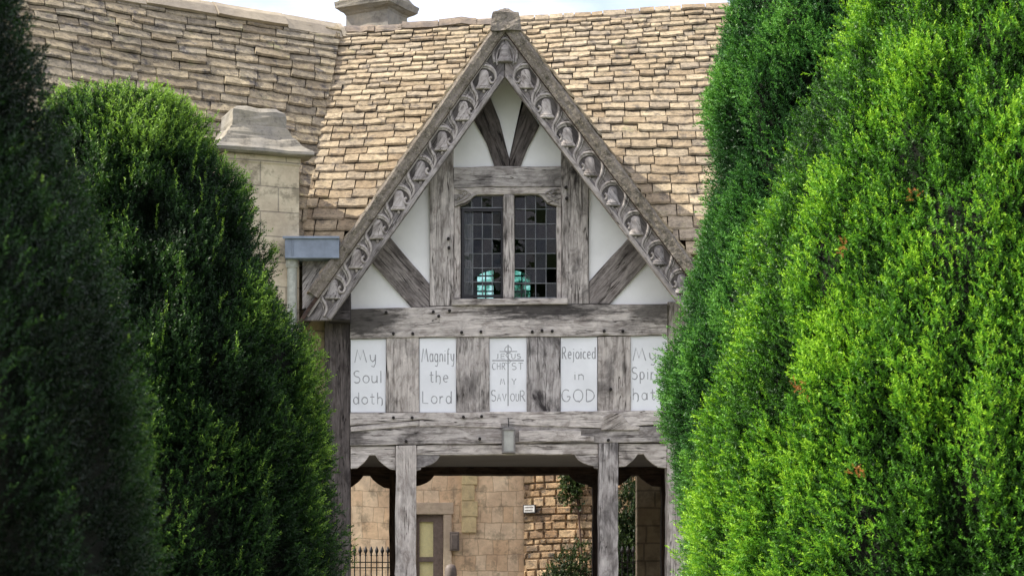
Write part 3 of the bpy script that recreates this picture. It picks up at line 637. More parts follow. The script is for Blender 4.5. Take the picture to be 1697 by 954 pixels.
# pegs
mb_p = [(652, 553), (684, 553), (765, 551), (797, 550), (882, 550), (898, 548), (915, 549), (1001, 549), (1032, 549), (640, 518), (718, 517), (727, 524), (745, 515), (743, 396), (744, 411), (938, 311), (939, 329), (940, 300), (634, 562), (652, 692), (683, 692), (768, 691), (798, 690), (673, 731), (795, 727), (1008, 729), (1012, 645), (748, 300), (763, 283), (938, 385)]
for px_, py_ in mb_p[:17] + mb_p[19:27]:
    q = P(px_, py_, -0.02); mb = MB(); mb.lathe((0, 0, 0), [(.017, -.02), (.019, .03), (.015, .034)], 8)
    rm = Matrix.Translation((q.x, q.y, q.z)) @ Matrix.Rotation(R(90), 4, 'X')
    mesh('peg', [rm @ p for p in mb.v], mb.f, M_HOLE, gate)

# bargeboards with bells and vine scrolls
YV = -0.45
BL = [(838, 90)]
bellsL = [(802, 134), (768, 186), (733, 236), (697, 285), (661, 334), (626, 382), (591, 431), (552, 481)]
bellsR = [(871, 133), (905, 182), (940, 229), (977, 278), (1015, 327), (1053, 376), (1092, 425), (1130, 472), (1168, 521)]
def barge(pts, side, bells, label):
    ang = math.degrees(math.atan2(-(pts[2][1] - pts[0][1]), pts[2][0] - pts[0][0]))
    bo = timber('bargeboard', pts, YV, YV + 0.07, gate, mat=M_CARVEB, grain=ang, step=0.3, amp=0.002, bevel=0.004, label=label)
    # moulded edge strips
    def strip(p, q, w0, w1, y0, name='edge_moulding'):
        d = Vector((q[0] - p[0], q[1] - p[1])).normalized(); n = Vector((-d.y, d.x))
        if n.y < 0: n = -n
        pp = [(p[0] + n.x * w0, p[1] + n.y * w0), (q[0] + n.x * w0, q[1] + n.y * w0), (q[0] + n.x * w1, q[1] + n.y * w1), (p[0] + n.x * w1, p[1] + n.y * w1)]
        timber(name, pp, y0, YV + .02, bo, mat=M_CARVE, grain=ang, step=0.3, amp=0.0015, bevel=0.006)
    if side < 0: i0, i1, o0, o1 = (836, 128), (548, 530), (836, 40), (502, 519)
    else: i0, i1, o0, o1 = (837.5, 128), (1188, 586), (837.5, 40), (1230, 562)
    strip(i0, i1, -7.5, -0.5, YV - .028); strip(i0, i1, -10, -7.6, YV - .012)
    strip(o0, o1, 1, 6, YV - .03); strip(o0, o1, 6.2, 11, YV - .016)
    return bo
bl = barge([(836.2, 40), (836.2, 128), (548, 530), (500, 531), (502, 519)], -1, bellsL, 'left carved bargeboard')
br_ = barge([(837.2, 40), (1230, 562), (1226, 575), (1188, 586), (837.2, 128)], 1, bellsR, 'right carved bargeboard')
BP = [(.018, .120), (.034, .115), (.050, .095), (.058, .05), (.062, 0), (.072, -.045), (.094, -.075), (.097, -.09), (.085, -.098), (.06, -.098)]
def bell(c, parent, s=1.0):
    q = P(c[0], c[1], YV); mb = MB(); mb.lathe((q.x, YV + .006, q.z), [(a * s, b * s) for a, b in reversed(BP)], 16, 0.5)
    mb.lathe((q.x, YV - .004, q.z - .115 * s), [(.004, -.022), (.016, -.014), (.018, 0), (.012, .02)], 8)
    mb.tube([(q.x - .066 * s, YV - .022, q.z - .055 * s), (q.x - .03 * s, YV - .038, q.z - .062 * s), (q.x + .03 * s, YV - .038, q.z - .062 * s), (q.x + .066 * s, YV - .022, q.z - .055 * s)], 0.005, 5)
    mb.build('bell_carving', M_CARVE, parent, smooth=True)
def scroll(bells, parent, sg, step):
    mb = MB(); yv = YV - .006
    for i, (bx, by) in enumerate(bells):
        nx = bells[i + 1] if i + 1 < len(bells) else (bx + step[0], by + step[1])
        f = lambda a, b: P(bx + sg * a, by + b, yv)
        g_ = lambda a, b: P(nx[0] + sg * a, nx[1] + b, yv)
        main = [f(-20, -6), f(-17, -17), f(-8, -24), f(5, -25), f(17, -17), f(22, -3), f(19, 12), f(13, 22), f(11, 32), g_(-21, -6)]
        mb.tube(smooth_line(main, 4), [0.014 + 0.008 * math.sin(j / 36 * math.pi) for j in range(37)], 6, 1.1)
        out = [f(-14, -23), f(-3, -30), f(10, -30), f(22, -20), f(27, -4), f(24, 12), f(17, 24), f(15, 34)]
        mb.tube(smooth_line(out, 4), [0.004 + 0.009 * math.sin(j / 28 * math.pi) for j in range(29)], 5, 1.1)
        sp = [f(6, -21), f(-5, -21), f(-15, -15), f(-20, -5), f(-17, 3), f(-11, 3), f(-9, -3), f(-13, -6)]
        mb.tube(smooth_line(sp, 4), [0.006 + 0.011 * min(1, j / 14) for j in range(29)], 6, 1.1)
        # leaf lobes in the spaces between bells
        for (lx, ly, ang_, ln) in ((27, 22, 40, 10),):
            a_ = R(ang_); pts = [f(lx + ln * t * math.cos(a_), ly + ln * t * math.sin(a_)) for t in (0, .3, .6, .85, 1)]
            if lx == 27 and i == len(bells) - 1: continue
            mb.tube(pts, [.003, .014, .016, .010, .002], 6, 0.5)
    mb.build('vine_scroll', M_CARVE, parent, smooth=True)
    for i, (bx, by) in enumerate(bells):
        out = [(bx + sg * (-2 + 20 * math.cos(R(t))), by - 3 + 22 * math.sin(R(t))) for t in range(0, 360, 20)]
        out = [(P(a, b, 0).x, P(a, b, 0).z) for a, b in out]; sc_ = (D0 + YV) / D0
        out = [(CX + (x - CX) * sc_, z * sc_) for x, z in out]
        mesh('bell_shade', *poly_prism(out, YV - .004, YV + .002), M_BELLSHADE, parent)  # flat dark plate behind each bell, its outline shade put into the colour
for c in bellsL: bell(c, bl, 1.06)
for c in bellsR: bell(c, br_, 1.06)
scroll(bellsL, bl, -1, (-36, 49)); scroll(bellsR, br_, 1, (38, 49))
# apex boss over the joint
mb = MB(); q = P(837, 90, YV); 
mb.lathe((q.x, YV + .004, q.z), [(a * 1.05, b) for a, b in reversed(BP)], 16, 0.62)
mb.tube(smooth_line([P(820, 105, YV - .006), P(817, 86, YV - .006), P(826, 70, YV - .006), P(837, 64, YV - .006), P(848, 70, YV - .006), P(857, 86, YV - .006), P(854, 105, YV - .006)], 4), 0.018, 6)
mb.tube(smooth_line([P(824, 108, YV - .006), P(823, 92, YV - .006), P(830, 76, YV - .006), P(837, 71, YV - .006), P(844, 76, YV - .006), P(851, 92, YV - .006), P(850, 108, YV - .006)], 4), 0.010, 6)
ap = mb.build('apex_carving', M_CARVE, gate, smooth=True)
# soffit boards behind the bargeboards, and the carved foot
def gp(dx, off): # point on the gable roof line, off = perpendicular drop
    x = GA.x + dx; return Vector((x, 0, gable_z(x) - off))
def groof(sgn, reach, y0, y1, off, th, name, mat):
    a = gp(0, off); b = gp(sgn * reach, off)
    q = [Vector((a.x, y0, a.z)), Vector((b.x, y0, b.z)), Vector((b.x, y1, b.z)), Vector((a.x, y1, a.z))]
    return slab(name, q, th, mat, gate)
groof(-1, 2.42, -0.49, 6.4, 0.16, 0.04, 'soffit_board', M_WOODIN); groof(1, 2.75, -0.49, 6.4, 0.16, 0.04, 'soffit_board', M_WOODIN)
# verge: rough bedding and slate ends along the roof edge, slates above
for sgn, reach in ((-1, 2.28), (1, 2.8)):
    a = gp(0, 0.0); b = gp(sgn * reach, 0.0); d = Vector((b.x - a.x, 0, b.z - a.z)); Ln = d.length; t = d.normalized(); n = Vector((t.z, 0, -t.x)) * (1 if sgn < 0 else 1)
    if n.z < 0: n = -n
    V = []; F = []; m = int(Ln / 0.025); r = random.Random(40 + sgn)
    hs = [(-0.150, -0.500), (-0.120, -0.512), (-0.085, -0.508), (-0.045, -0.520), (-0.012, -0.522), (0.018, -0.505), (0.030, -0.42), (0.028, -0.1)]
    for i in range(m + 1):
        p = a + t * (Ln * i / m)
        for j, (h, yy) in enumerate(hs):
            jj = noise.noise(Vector((i * .45, j * 1.7, sgn * 9))) * .008 + noise.noise(Vector((i * .12, j * .6, sgn * 4))) * .012
            V.append(p + n * (h * 0.85 + jj * (1 if j > 2 else .3)) + Vector((0, yy + jj * .8, 0)))
    k_ = len(hs)
    for i in range(m):
        for j in range(k_ - 1): F.append([i * k_ + j, i * k_ + j + 1, (i + 1) * k_ + j + 1, (i + 1) * k_ + j])
    mesh('verge', V, F, M_VERGE, gate)
    y1 = 6.4
    e0 = Vector((b.x, -.49 if sgn > 0 else y1, b.z)); e1 = Vector((b.x, y1 if sgn > 0 else -.49, b.z)); r0 = Vector((a.x, e0.y, a.z)); r1 = Vector((a.x, e1.y, a.z))
    front_skip = lambda p: p.y > YR - .3 or (p.z < ZE - .2 and p.y > 0.2) or (p.y > 0.1 and p.z < ZE + 1.1 * (p.y - .15) - .1)
    slates('gable_roof', e0, e1, r0, r1, 0.26, 0.16, 0.18, 0.36, M_TILE, gate, 60 + sgn, skip=front_skip)
    slates('rear_gable_roof', e0, e1, r0, r1, 0.26, 0.16, 0.18, 0.36, M_TILE, gate, 60 + sgn, skip=lambda p: p.y <= YR - .3 or p.z < ZE - .2)
ridge_cap('gable_ridge', GA + Vector((0, -.02, .03)), Vector((GA.x, 6.4, GA.z + .03)), 0.14, 0.10, 0.45, M_VERGE, gate, 3)
mb = MB(); q = P(838, 32, -0.5); mb.square((q.x, -.42, q.z), [(.175, .13, -.14), (.165, .125, .03), (.155, .12, .075), (.10, .11, .085), (.03, .08, .125), (.01, .03, .135)]); roughen(mb.build('apex_stone', M_VERGE, gate), 3, 0.016, 11)
# pale boarding behind the left bargeboard foot
timber('eaves_board', [(501, 430), (548, 430), (556, 500), (501, 512)], -0.36, -0.30, gate, grain=55, step=.3)
timber('eaves_block', [(540, 500), (580, 480), (580, 530), (545, 530)], -0.3, 0.02, gate, mat=M_WOODD, grain=0)
# room behind the window
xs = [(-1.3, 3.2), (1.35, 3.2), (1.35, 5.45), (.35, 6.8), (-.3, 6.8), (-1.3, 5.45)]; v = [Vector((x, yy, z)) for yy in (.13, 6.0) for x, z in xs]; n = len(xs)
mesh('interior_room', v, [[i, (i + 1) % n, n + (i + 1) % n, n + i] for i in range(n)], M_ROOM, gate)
# rear gable wall with its window opening
YW = 6.0
def rearbox(x0, y0, x1, y1): return [(P(x0, y0, YW).x, P(x0, y0, YW).z), (P(x1, y0, YW).x, P(x1, y0, YW).z), (P(x1, y1, YW).x, P(x1, y1, YW).z), (P(x0, y1, YW).x, P(x0, y1, YW).z)]
mb = MB(); A = P(790, 443, YW); B = P(880, 494, YW)
mb.add(*poly_prism([(-1.9, 3.0), (A.x, 3.0), (A.x, 7.2), (GA.x, 7.3), (-1.9, 4.95)], YW, YW + .2))
mb.add(*poly_prism([(B.x, 3.0), (2.0, 3.0), (2.0, 4.95), (GA.x, 7.3), (B.x, 6.95)], YW, YW + .2))
mb.add(*poly_prism([(A.x, 3.0), (B.x, 3.0), (B.x, B.z), (A.x, B.z)], YW + .001, YW + .199))
m_ = (A.x + B.x) / 2; hw = (B.x - A.x) / 2; hh = .13
mb.add(*poly_prism([(A.x, A.z - hh)] + [(m_ - hw * math.cos(R(t)), A.z - hh + hh * math.sin(R(t))) for t in range(15, 180, 15)] + [(B.x, A.z - hh), (B.x, 6.95), (A.x, 6.95)], YW + .001, YW + .199))
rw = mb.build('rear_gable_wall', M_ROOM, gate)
rwin = MB(); rwin.box((m_, YW + .1, (A.z + B.z) / 2), (2 * hw, .006, A.z - B.z)); rwin = rwin.build('rear_window', M_GLASSC, gate)
mb = MB()
for i in range(0, 7): mb.box((A.x + 2 * hw * i / 6, YW + .07, (A.z + B.z) / 2), (.02 if i != 3 else .30, .02, A.z - B.z))
for i in range(0, 5): mb.box((m_, YW + .072, B.z + (A.z - B.z) * i / 4), (2 * hw, .02, .02 if i != 2 else .045))
mb.build('glazing_bar', M_IRON, rwin)

# leaded window
win = timber('window', [(752, 311.5), (930, 310), (930, 321), (752, 322.5)], 0.02, 0.16, gate, grain=0, step=.3, label='two-light leaded window with carved head and dark panes')
timber('frame', rect(752.5, 323, 763, 494), 0.03, 0.16, win, grain=90, step=.4); timber('frame', rect(923, 322, 930, 494), 0.03, 0.16, win, grain=90, step=.4)
timber('mullion', rect(834, 322, 852.5, 494), 0.012, 0.16, win, grain=90, step=.4, bevel=0.018)
timber('sill', [(748, 495), (941, 493), (941, 503.5), (748, 505.5)], -0.05, 0.16, win, grain=0, step=.4, bevel=0.008)
for sg, xa in ((1, 753), (-1, 929.5)):
    f = lambda d, y: (xa + sg * d, y)
    bk = timber('carved_bracket', [f(0, 322.5), f(38, 322), f(32, 325), f(27, 331), f(22, 336), f(14, 339), f(6, 341), f(0, 343)], 0.008, 0.1, win, mat=M_CARVE, grain=20, step=1, bevel=0.004)
    mb = MB()
    for pts in ([(3, 314), (12, 314), (20, 317), (26, 322), (20, 328), (12, 333), (4, 337)], [(7, 318), (13, 319), (16, 324), (11, 328), (7, 325), (10, 322)]):
        mb.tube(smooth_line([P(*f(*q), -0.0) for q in pts], 4), 0.008, 5, .8)
    for q in ((6, 330), (18, 321), (12, 316)): mb.lathe(P(*f(*q), 0.004), [(.004, -.016), (.016, -.008), (.016, .008), (.004, .016)], 8)
    mb.build('leaf_carving', M_CARVE, bk, smooth=True)
def light(x0, x1, y0, y1, cols, rows, ciron, seed):
    r = random.Random(seed); yg = 0.095
    a, b = P(x0, y0, yg), P(x1, y1, yg); V = []; F = []
    # each pane sits at its own slight angle
    for i in range(cols):
        for j in range(rows):
            xa, xb = a.x + (b.x - a.x) * i / cols, a.x + (b.x - a.x) * (i + 1) / cols; za, zb = a.z + (b.z - a.z) * j / rows, a.z + (b.z - a.z) * (j + 1) / rows
            tx, tz = r.gauss(0, .005), r.gauss(0, .005); o = len(V)
            for (x, z, sx, sz) in ((xa, za, -1, 1), (xb, za, 1, 1), (xb, zb, 1, -1), (xa, zb, -1, -1)): V.append((x, yg + sx * tx + sz * tz, z))
            F.append([o, o + 3, o + 2, o + 1])
    gl = mesh('glass', V, F, M_GLASS, win)
    mb = MB()
    for i in range(1, cols): x = a.x + (b.x - a.x) * i / cols; mb.tube([(x, yg - .004, a.z), (x + r.gauss(0, .002), yg - .004, (a.z + b.z) / 2), (x, yg - .004, b.z)], .0058, 4)
    for j in range(1, rows): z = a.z + (b.z - a.z) * j / rows; mb.tube([(a.x, yg - .005, z), ((a.x + b.x) / 2, yg - .005, z + r.gauss(0, .003)), (b.x, yg - .005, z)], .0058, 4)
    mb.box(((a.x + b.x) / 2, yg - .005, a.z - .004), (b.x - a.x, .01, .012)); mb.box(((a.x + b.x) / 2, yg - .005, b.z + .004), (b.x - a.x, .01, .012))
    mb.build('leading', M_CAME, win)
    if ciron:
        mb = MB(); t = .03
        mb.box(((a.x + b.x) / 2, yg - .02, a.z), (b.x - a.x + t, .03, t)); mb.box(((a.x + b.x) / 2, yg - .02, b.z), (b.x - a.x + t, .03, t))
        mb.box((a.x, yg - .021, (a.z + b.z) / 2), (t, .03, a.z - b.z)); mb.box((b.x, yg - .021, (a.z + b.z) / 2), (t, .03, a.z - b.z)); mb.build('casement', M_IRON, win)
light(767, 832, 349, 491, 4, 6, True, 1); light(764, 833, 323, 345, 4, 1, False, 2); light(853.5, 922, 322, 494, 4, 7, False, 3)
mb = MB(); V = []; F = []; 
for i in range(25):
    x = P(765 + i * .8, 0, .3).x; yy = .3 + .02 * math.sin(i * 1.7)
    V += [(x, yy, P(0, 335, .3).z), (x, yy, P(0, 500, .3).z)]
F = [[2 * i, 2 * i + 1, 2 * i + 3, 2 * i + 2] for i in range(24)]
mesh('curtain', V, F, M_CURT, gate, smooth=True)
# lantern fixed to the lintel
lan = thing('wall_lantern', 'small rectangular glass lantern fixed to the middle of the timber lintel', 'lantern', P(843, 752, -0.08))
a, b = P(832, 712, -0.1), P(854, 749, -0.1); cx_, cz_ = (a.x + b.x) / 2, (a.z + b.z) / 2; wd, hg = b.x - a.x, a.z - b.z
mb = MB()
for sx in (-1, 1):
    for sy in (-.145, -.035): mb.box((cx_ + sx * wd * .42, sy, cz_), (.016, .014, hg))
mb.box((cx_, -.09, a.z), (wd, .135, .016)); mb.box((cx_, -.09, b.z), (wd, .135, .016)); mb.box((cx_, -.09, a.z + .02), (wd * .8, .1, .022)); mb.box((cx_, -.026, cz_), (wd, .01, hg))
mb.build('frame', M_LANF, lan)
mb = MB(); mb.box((cx_, -.14, cz_), (wd * .84, .004, hg - .02)); mb.box((cx_ - wd * .4, -.09, cz_), (.004, .1, hg - .02)); mb.box((cx_ + wd * .4, -.09, cz_), (.004, .1, hg - .02)); mb.build('pane', M_LAMPG, lan)
mb = MB(); mb.lathe((cx_, -.09, cz_ - .07), [(.02, 0), (.03, .03), (.03, .10), (.012, .14)], 10); mb.build('bulb', M_WHITE, lan, smooth=True)
mb = MB(); mb.tube([P(843, 708, -.06), P(843, 700, -.045), P(842, 692, -.04)], .006, 5); mb.build('cable', M_IRON, lan)

# ------------------------------------------------------------------ beyond the gateway
YH = 12.0
far = thing('street_house', 'golden ashlar street house seen through the gateway', 'house', (-3, 15, -0.07))
def q_(px, py, y=YH): return P(px, py, y)
mb = MB(); wl, wr = q_(690, 0).x, q_(735, 0).x
# wall split round the window opening
x0, x1 = q_(520, 0).x, q_(872, 0).x; zt_, zb_ = q_(0, 852).z, -0.2; ztop = 4.2
mb.add(*poly_prism([(x0, -.2), (wl, -.2), (wl, ztop), (x0, ztop)], YH, YH + .5)); mb.add(*poly_prism([(wr, -.2), (x1, -.2), (x1, ztop), (wr, ztop)], YH, YH + .5))
mb.add(*poly_prism([(wl, zt_), (wr, zt_), (wr, ztop), (wl, ztop)], YH, YH + .5)); mb.add(*poly_prism([(wl, -.2), (wr, -.2), (wr, .6), (wl, .6)], YH, YH + .5))
mb.build('wall', M_ASH, far)
slab('roof', [(x0 - .2, 11.8, 4.1), (x1 + .2, 11.8, 4.1), (x1 + .2, 15, 6.1), (x0 - .2, 15, 6.1)], .15, M_TILEW, far); slab('roof', [(x0 - .2, 15, 6.1), (x1 + .2, 15, 6.1), (x1 + .2, 18.2, 4.1), (x0 - .2, 18.2, 4.1)], .15, M_TILEW, far)
mb = MB(); mb.box(((x0 + x1) / 2, 17.8, 2), (x1 - x0, .4, 4.2)); mb.box((x0 + .2, 15.1, 2), (.4, 5.2, 4.2)); mb.build('wall', M_ASH, far)
mb = MB(); xm = (wl + wr) / 2
mb.box((xm, YH - .02, zt_ + .10), (wr - wl + .34, .1, .2)); mb.box((wl - .07, YH - .018, (zt_ + .6) / 2), (.14, .09, zt_ - .6)); mb.box((wr + .07, YH - .018, (zt_ + .6) / 2), (.14, .09, zt_ - .6))
fw = mb.build('window', M_SURR, far, bevel=0.01)
mb = MB(); zt2 = q_(0, 926).z
mb.box((wl + .03, YH + .05, (zt_ + .6) / 2), (.05, .09, zt_ - .6)); mb.box((wr - .09, YH + .06, (zt_ + .6) / 2), (.17, .13, zt_ - .6))  # wide dark right bar stands in for the shaded reveal
mb.box((xm - .08, YH + .052, zt_ - .06), (wr - wl - .17, .088, .12)); mb.box((xm - .08, YH + .045, zt2), (wr - wl - .17, .09, .08)); mb.box((xm, YH + .05, .63), (wr - wl, .1, .06)); mb.build('frame', M_FRAME, fw)
mb = MB(); mb.box((xm, YH + .03, (zt_ + .6) / 2), (wr - wl, .006, zt_ - .6)); mb.build('pane', M_FARG, fw)
mb = MB(); mb.box((xm, YH + .05, (zt_ + .6) / 2), (wr - wl, .01, zt_ - .6)); mb.build('painted_reflection', M_REFLP, fw)  # cream sheet behind the glass stands in for a sunlit reflection
# sun patch on the wall, built as a projecting pale strip
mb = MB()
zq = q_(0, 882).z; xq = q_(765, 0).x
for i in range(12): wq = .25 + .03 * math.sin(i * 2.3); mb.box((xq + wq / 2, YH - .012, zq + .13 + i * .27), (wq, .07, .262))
mb.build('sun_patch_strip', M_SUNPATCH, far, bevel=0.008)
a, b = q_(745, 881), q_(761, 912); mb = MB(); mb.box(((a.x + b.x) / 2, YH - .05, (a.z + b.z) / 2), (b.x - a.x, .1, a.z - b.z)); mb.box(((a.x + b.x) / 2, YH - .105, (a.z + b.z) / 2 - .01), (b.x - a.x - .05, .012, a.z - b.z - .07))
bx = thing('wall_box', 'small grey metal box on the ashlar wall right of the far window', 'box', ((a.x + b.x) / 2, YH - .05, b.z)); mb.build('case', M_GREYB, bx, bevel=0.006)
# older rough wall at right, catching the sun
old = thing('old_stone_building', 'rough coursed stone building right of the ashlar house, stained and part ivied', 'house', (2.2, 12, -0.07))
A0 = Vector((q_(868, 0).x, YH - .04, 0)); B0 = Vector((6.8, YH - 2.6, 0)); dr = (B0 - A0).normalized(); nn = Vector((dr.y, -dr.x, 0))
MwO = Matrix.Translation(A0) @ Matrix.Rotation(math.atan2(dr.y, dr.x), 4, 'Z'); Lw = (B0 - A0).length
def ow(u, z, d=0.0): return A0 + dr * u + nn * d + Vector((0, 0, z))
uw = 2.12; V = []; F = []
r = random.Random(5)
mb = MB(); mb.add([ow(0, -.2), ow(Lw, -.2), ow(Lw, 4.4), ow(0, 4.4), ow(0, -.2, -.5), ow(Lw, -.2, -.5), ow(Lw, 4.4, -.5), ow(0, 4.4, -.5)], [[0, 1, 2, 3], [7, 6, 5, 4], [0, 4, 5, 1], [1, 5, 6, 2], [2, 6, 7, 3], [3, 7, 4, 0]])
mb.build('backing_wall', M_RUB, old, Mw=MwO)
# individually coursed rough stones on the face
V = []; F = []; TN = []; HU = []; z = 0.3
while z < 4.2:
    h = r.uniform(.09, .19); u = -r.random() * .2
    while u < 5.2:
        wv = r.uniform(.10, .32); u0, u1 = max(0.0, u), u + wv - .012; u += wv
        if u1 - u0 < .04: continue
        pr = r.uniform(.012, .05); o = len(V); tn, hu = r.random(), r.random()
        for (uu, zz, dd) in ((u0, z, -.01), (u1, z, -.01), (u1, z + h - .012, -.01), (u0, z + h - .012, -.01), (u0 + .018, z + .015, pr), (u1 - .018, z + .018, pr * r.uniform(.7, 1.1)), (u1 - .02, z + h - .03, pr * r.uniform(.7, 1.1)), (u0 + .015, z + h - .028, pr)):
            V.append(ow(uu, zz + .02 * math.sin(uu * 2.3), dd)); TN.append(tn); HU.append(hu)
        F += [[o + 4, o + 5, o + 6, o + 7], [o, o + 1, o + 5, o + 4], [o + 1, o + 2, o + 6, o + 5], [o + 2, o + 3, o + 7, o + 6], [o + 3, o, o + 4, o + 7]]
    z += h
M_OLDF = roof_mat('rough_golden_stone', (0.38, 0.24, 0.13), (0.62, 0.45, 0.27), (0.22, 0.16, 0.12), 0.95)
mesh('wall', V, F, M_OLDF, old, Mw=MwO, attrs={'tone': TN, 'hue': HU})
slab('roof', [ow(-.1, 4.3, .2), ow(Lw + .2, 4.3, .2), ow(Lw + .2, 6.2, -3), ow(-.1, 6.2, -3)], .15, M_TILEW, old)
# small window on the old wall seen in the right bay
def u_at(px):
    # intersect view ray with the wall line
    a = (px - 741) / S / D0
    # x = CX + a*(D0+y); solve along wall
    t = (A0.x - CX - a * (D0 + A0.y)) / (a * dr.y - dr.x); return t
u0, u1 = u_at(1073), u_at(1089); pm = ow((u0 + u1) / 2, 0); kk = (D0 + pm.y) / D0; z1, z0 = (1092 - 808) / S * kk, (1092 - 832) / S * kk
mb = MB()
for (ua, ub, za, zb) in ((u0 - .05, u1 + .05, z1, z1 + .07), (u0 - .05, u1 + .05, z0 - .06, z0), (u0 - .05, u0, z0, z1), (u1, u1 + .05, z0, z1), ((u0 + u1) / 2 - .018, (u0 + u1) / 2 + .018, z0, z1)):
    q = [ow(ua, za, .05), ow(ub, za, .05), ow(ub, zb, .05), ow(ua, zb, .05), ow(ua, za, .11), ow(ub, za, .11), ow(ub, zb, .11), ow(ua, zb, .11)]
    mb.add(q, [[4, 5, 6, 7], [0, 1, 5, 4], [1, 2, 6, 5], [2, 3, 7, 6], [3, 0, 4, 7]])
ws = mb.build('window', M_STONE, old)
mb = MB(); mb.add([ow(u0, z0, .075), ow(u1, z0, .075), ow(u1, z1, .075), ow(u0, z1, .075)], [[0, 1, 2, 3]]); mb.build('pane', M_REFLP, ws)
# name plate
u0, u1 = u_at(870), u_at(890); pm = ow((u0 + u1) / 2, 0); kk = (D0 + pm.y) / D0; z1, z0 = (1092 - 836) / S * kk, (1092 - 850) / S * kk
sg = thing('street_sign', 'small white street name plate with dark edge on the rough stone wall', 'sign', ow((u0 + u1) / 2, z0, .08))
def plate(ua, ub, za, zb, d0, d1): 
    q = [ow(ua, za, d0), ow(ub, za, d0), ow(ub, zb, d0), ow(ua, zb, d0), ow(ua, za, d1), ow(ub, za, d1), ow(ub, zb, d1), ow(ua, zb, d1)]
    return q, [[4, 5, 6, 7], [3, 2, 1, 0], [0, 1, 5, 4], [1, 2, 6, 5], [2, 3, 7, 6], [3, 0, 4, 7]]
mb = MB(); mb.add(*plate(u0, u1, z0, z1, .06, .085)); mb.build('border', M_IRON, sg)
mb = MB(); mb.add(*plate(u0 + .015, u1 - .015, z0 + .015, z1 - .015, .08, .09)); mb.build('plate', M_WHITE, sg)
mb = MB()
for row in (0, 1):
    u = u0 + .03
    while u < u1 - .045:
        l = r.uniform(.008, .014); zc = z1 - .045 - row * .05; mb.add(*plate(u, u + l, zc - .013, zc + .011, .088, .093)); u += l + .009
mb.build('lettering', M_GREYB, sg)

# iron railings
def railing(px0, px1, y, ptop, label):
    t = thing('iron_railing', label, 'railing', (P((px0 + px1) / 2, 0, y).x, y, -0.07), 'iron railings beyond the gateway')
    zt = P(0, ptop, y).z; xa, xb = P(px0, 0, y).x, P(px1, 0, y).x; n = max(3, round((xb - xa) / .083))
    mb = MB(); mb.box(((xa + xb) / 2, y, zt - .24), (xb - xa, .035, .014)); mb.box(((xa + xb) / 2, y, zt - .32), (xb - xa, .035, .014)); mb.box(((xa + xb) / 2, y, .32), (xb - xa, .035, .014)); mb.build('rail', M_IRON, t)
    mb = MB(); mb.box(((xa + xb) / 2, y, .08), (xb - xa, .25, .3)); mb.build('plinth', M_STONE, t, bevel=.01)
    for i in range(n + 1):
        x = xa + (xb - xa) * i / n; mb = MB()
        mb.lathe((x, y, 0), [(.009, .2), (.009, zt - .15), (.016, zt - .145), (.016, zt - .13), (.010, zt - .12), (.026, zt - .08), (.026, zt - .06), (.012, zt - .02), (.002, zt)], 8)
        mb.build('spear_bar', M_IRON, t)
    return t
railing(560, 652, 7.0, 904, 'black spear-topped iron railing seen through the left bay of the gateway')
railing(1022, 1104, 7.0, 904, 'black spear-topped iron railing seen through the right bay of the gateway')
q = P(747, 934, 10.5)
bo = thing('bollard', 'dark round-topped bollard below the grey wall box', 'bollard', (q.x, 10.5, -0.07))
mb = MB(); mb.lathe((q.x, 10.5, 0), [(.10, -.07), (.10, q.z - .16), (.095, q.z - .08), (.07, q.z - .02), (.03, q.z), (.005, q.z + .004)], 16); mb.build('body', M_GREYB, bo, smooth=True)

# ------------------------------------------------------------------ foliage
def shoot_template(seed, n=13, L=0.10, nl=0.030, broad=1.55):
    r = random.Random(seed); V = []; F = []; T_ = []
    bend = r.uniform(-.15, .15)
    def ax(t): return Vector((bend * L * t * t, 0, L * t))
    for i in range(n):
        t = 0.06 + 0.94 * i / (n - 1); c = ax(t); th = (i % 2) * math.pi + r.gauss(0, .55) + (i // 2) * 0.5; ln = nl * (1.05 - .35 * t) * r.uniform(.8, 1.2); up = r.uniform(.35, .8) + .5 * t
        d = Vector((math.cos(th), math.sin(th), up)).normalized(); s = d.cross(Vector((0, 0, 1))).normalized() * ln * .13 * broad
        s = Matrix.Rotation(r.uniform(-.9, .9), 3, d) @ s
        o = len(V); V += [c, c + d * ln * .45 + s, c + d * ln, c + d * ln * .45 - s]; F.append([o, o + 1, o + 2, o + 3]); T_ += [t] * 4
    # tip tuft and stem
    o = len(V); w_ = .0011; V += [ax(0) + Vector((w_, 0, 0)), ax(0) - Vector((w_, 0, 0)), ax(1) - Vector((w_, 0, 0)), ax(1) + Vector((w_, 0, 0))]; F.append([o, o + 1, o + 2, o + 3]); T_ += [.2] * 4
    return np.array([tuple(p) for p in V]), np.array(F), np.array(T_)
TPL = [shoot_template(i) for i in range(6)]
TPLB = [shoot_template(30 + i, 11, .14, .055, 2.6) for i in range(4)]
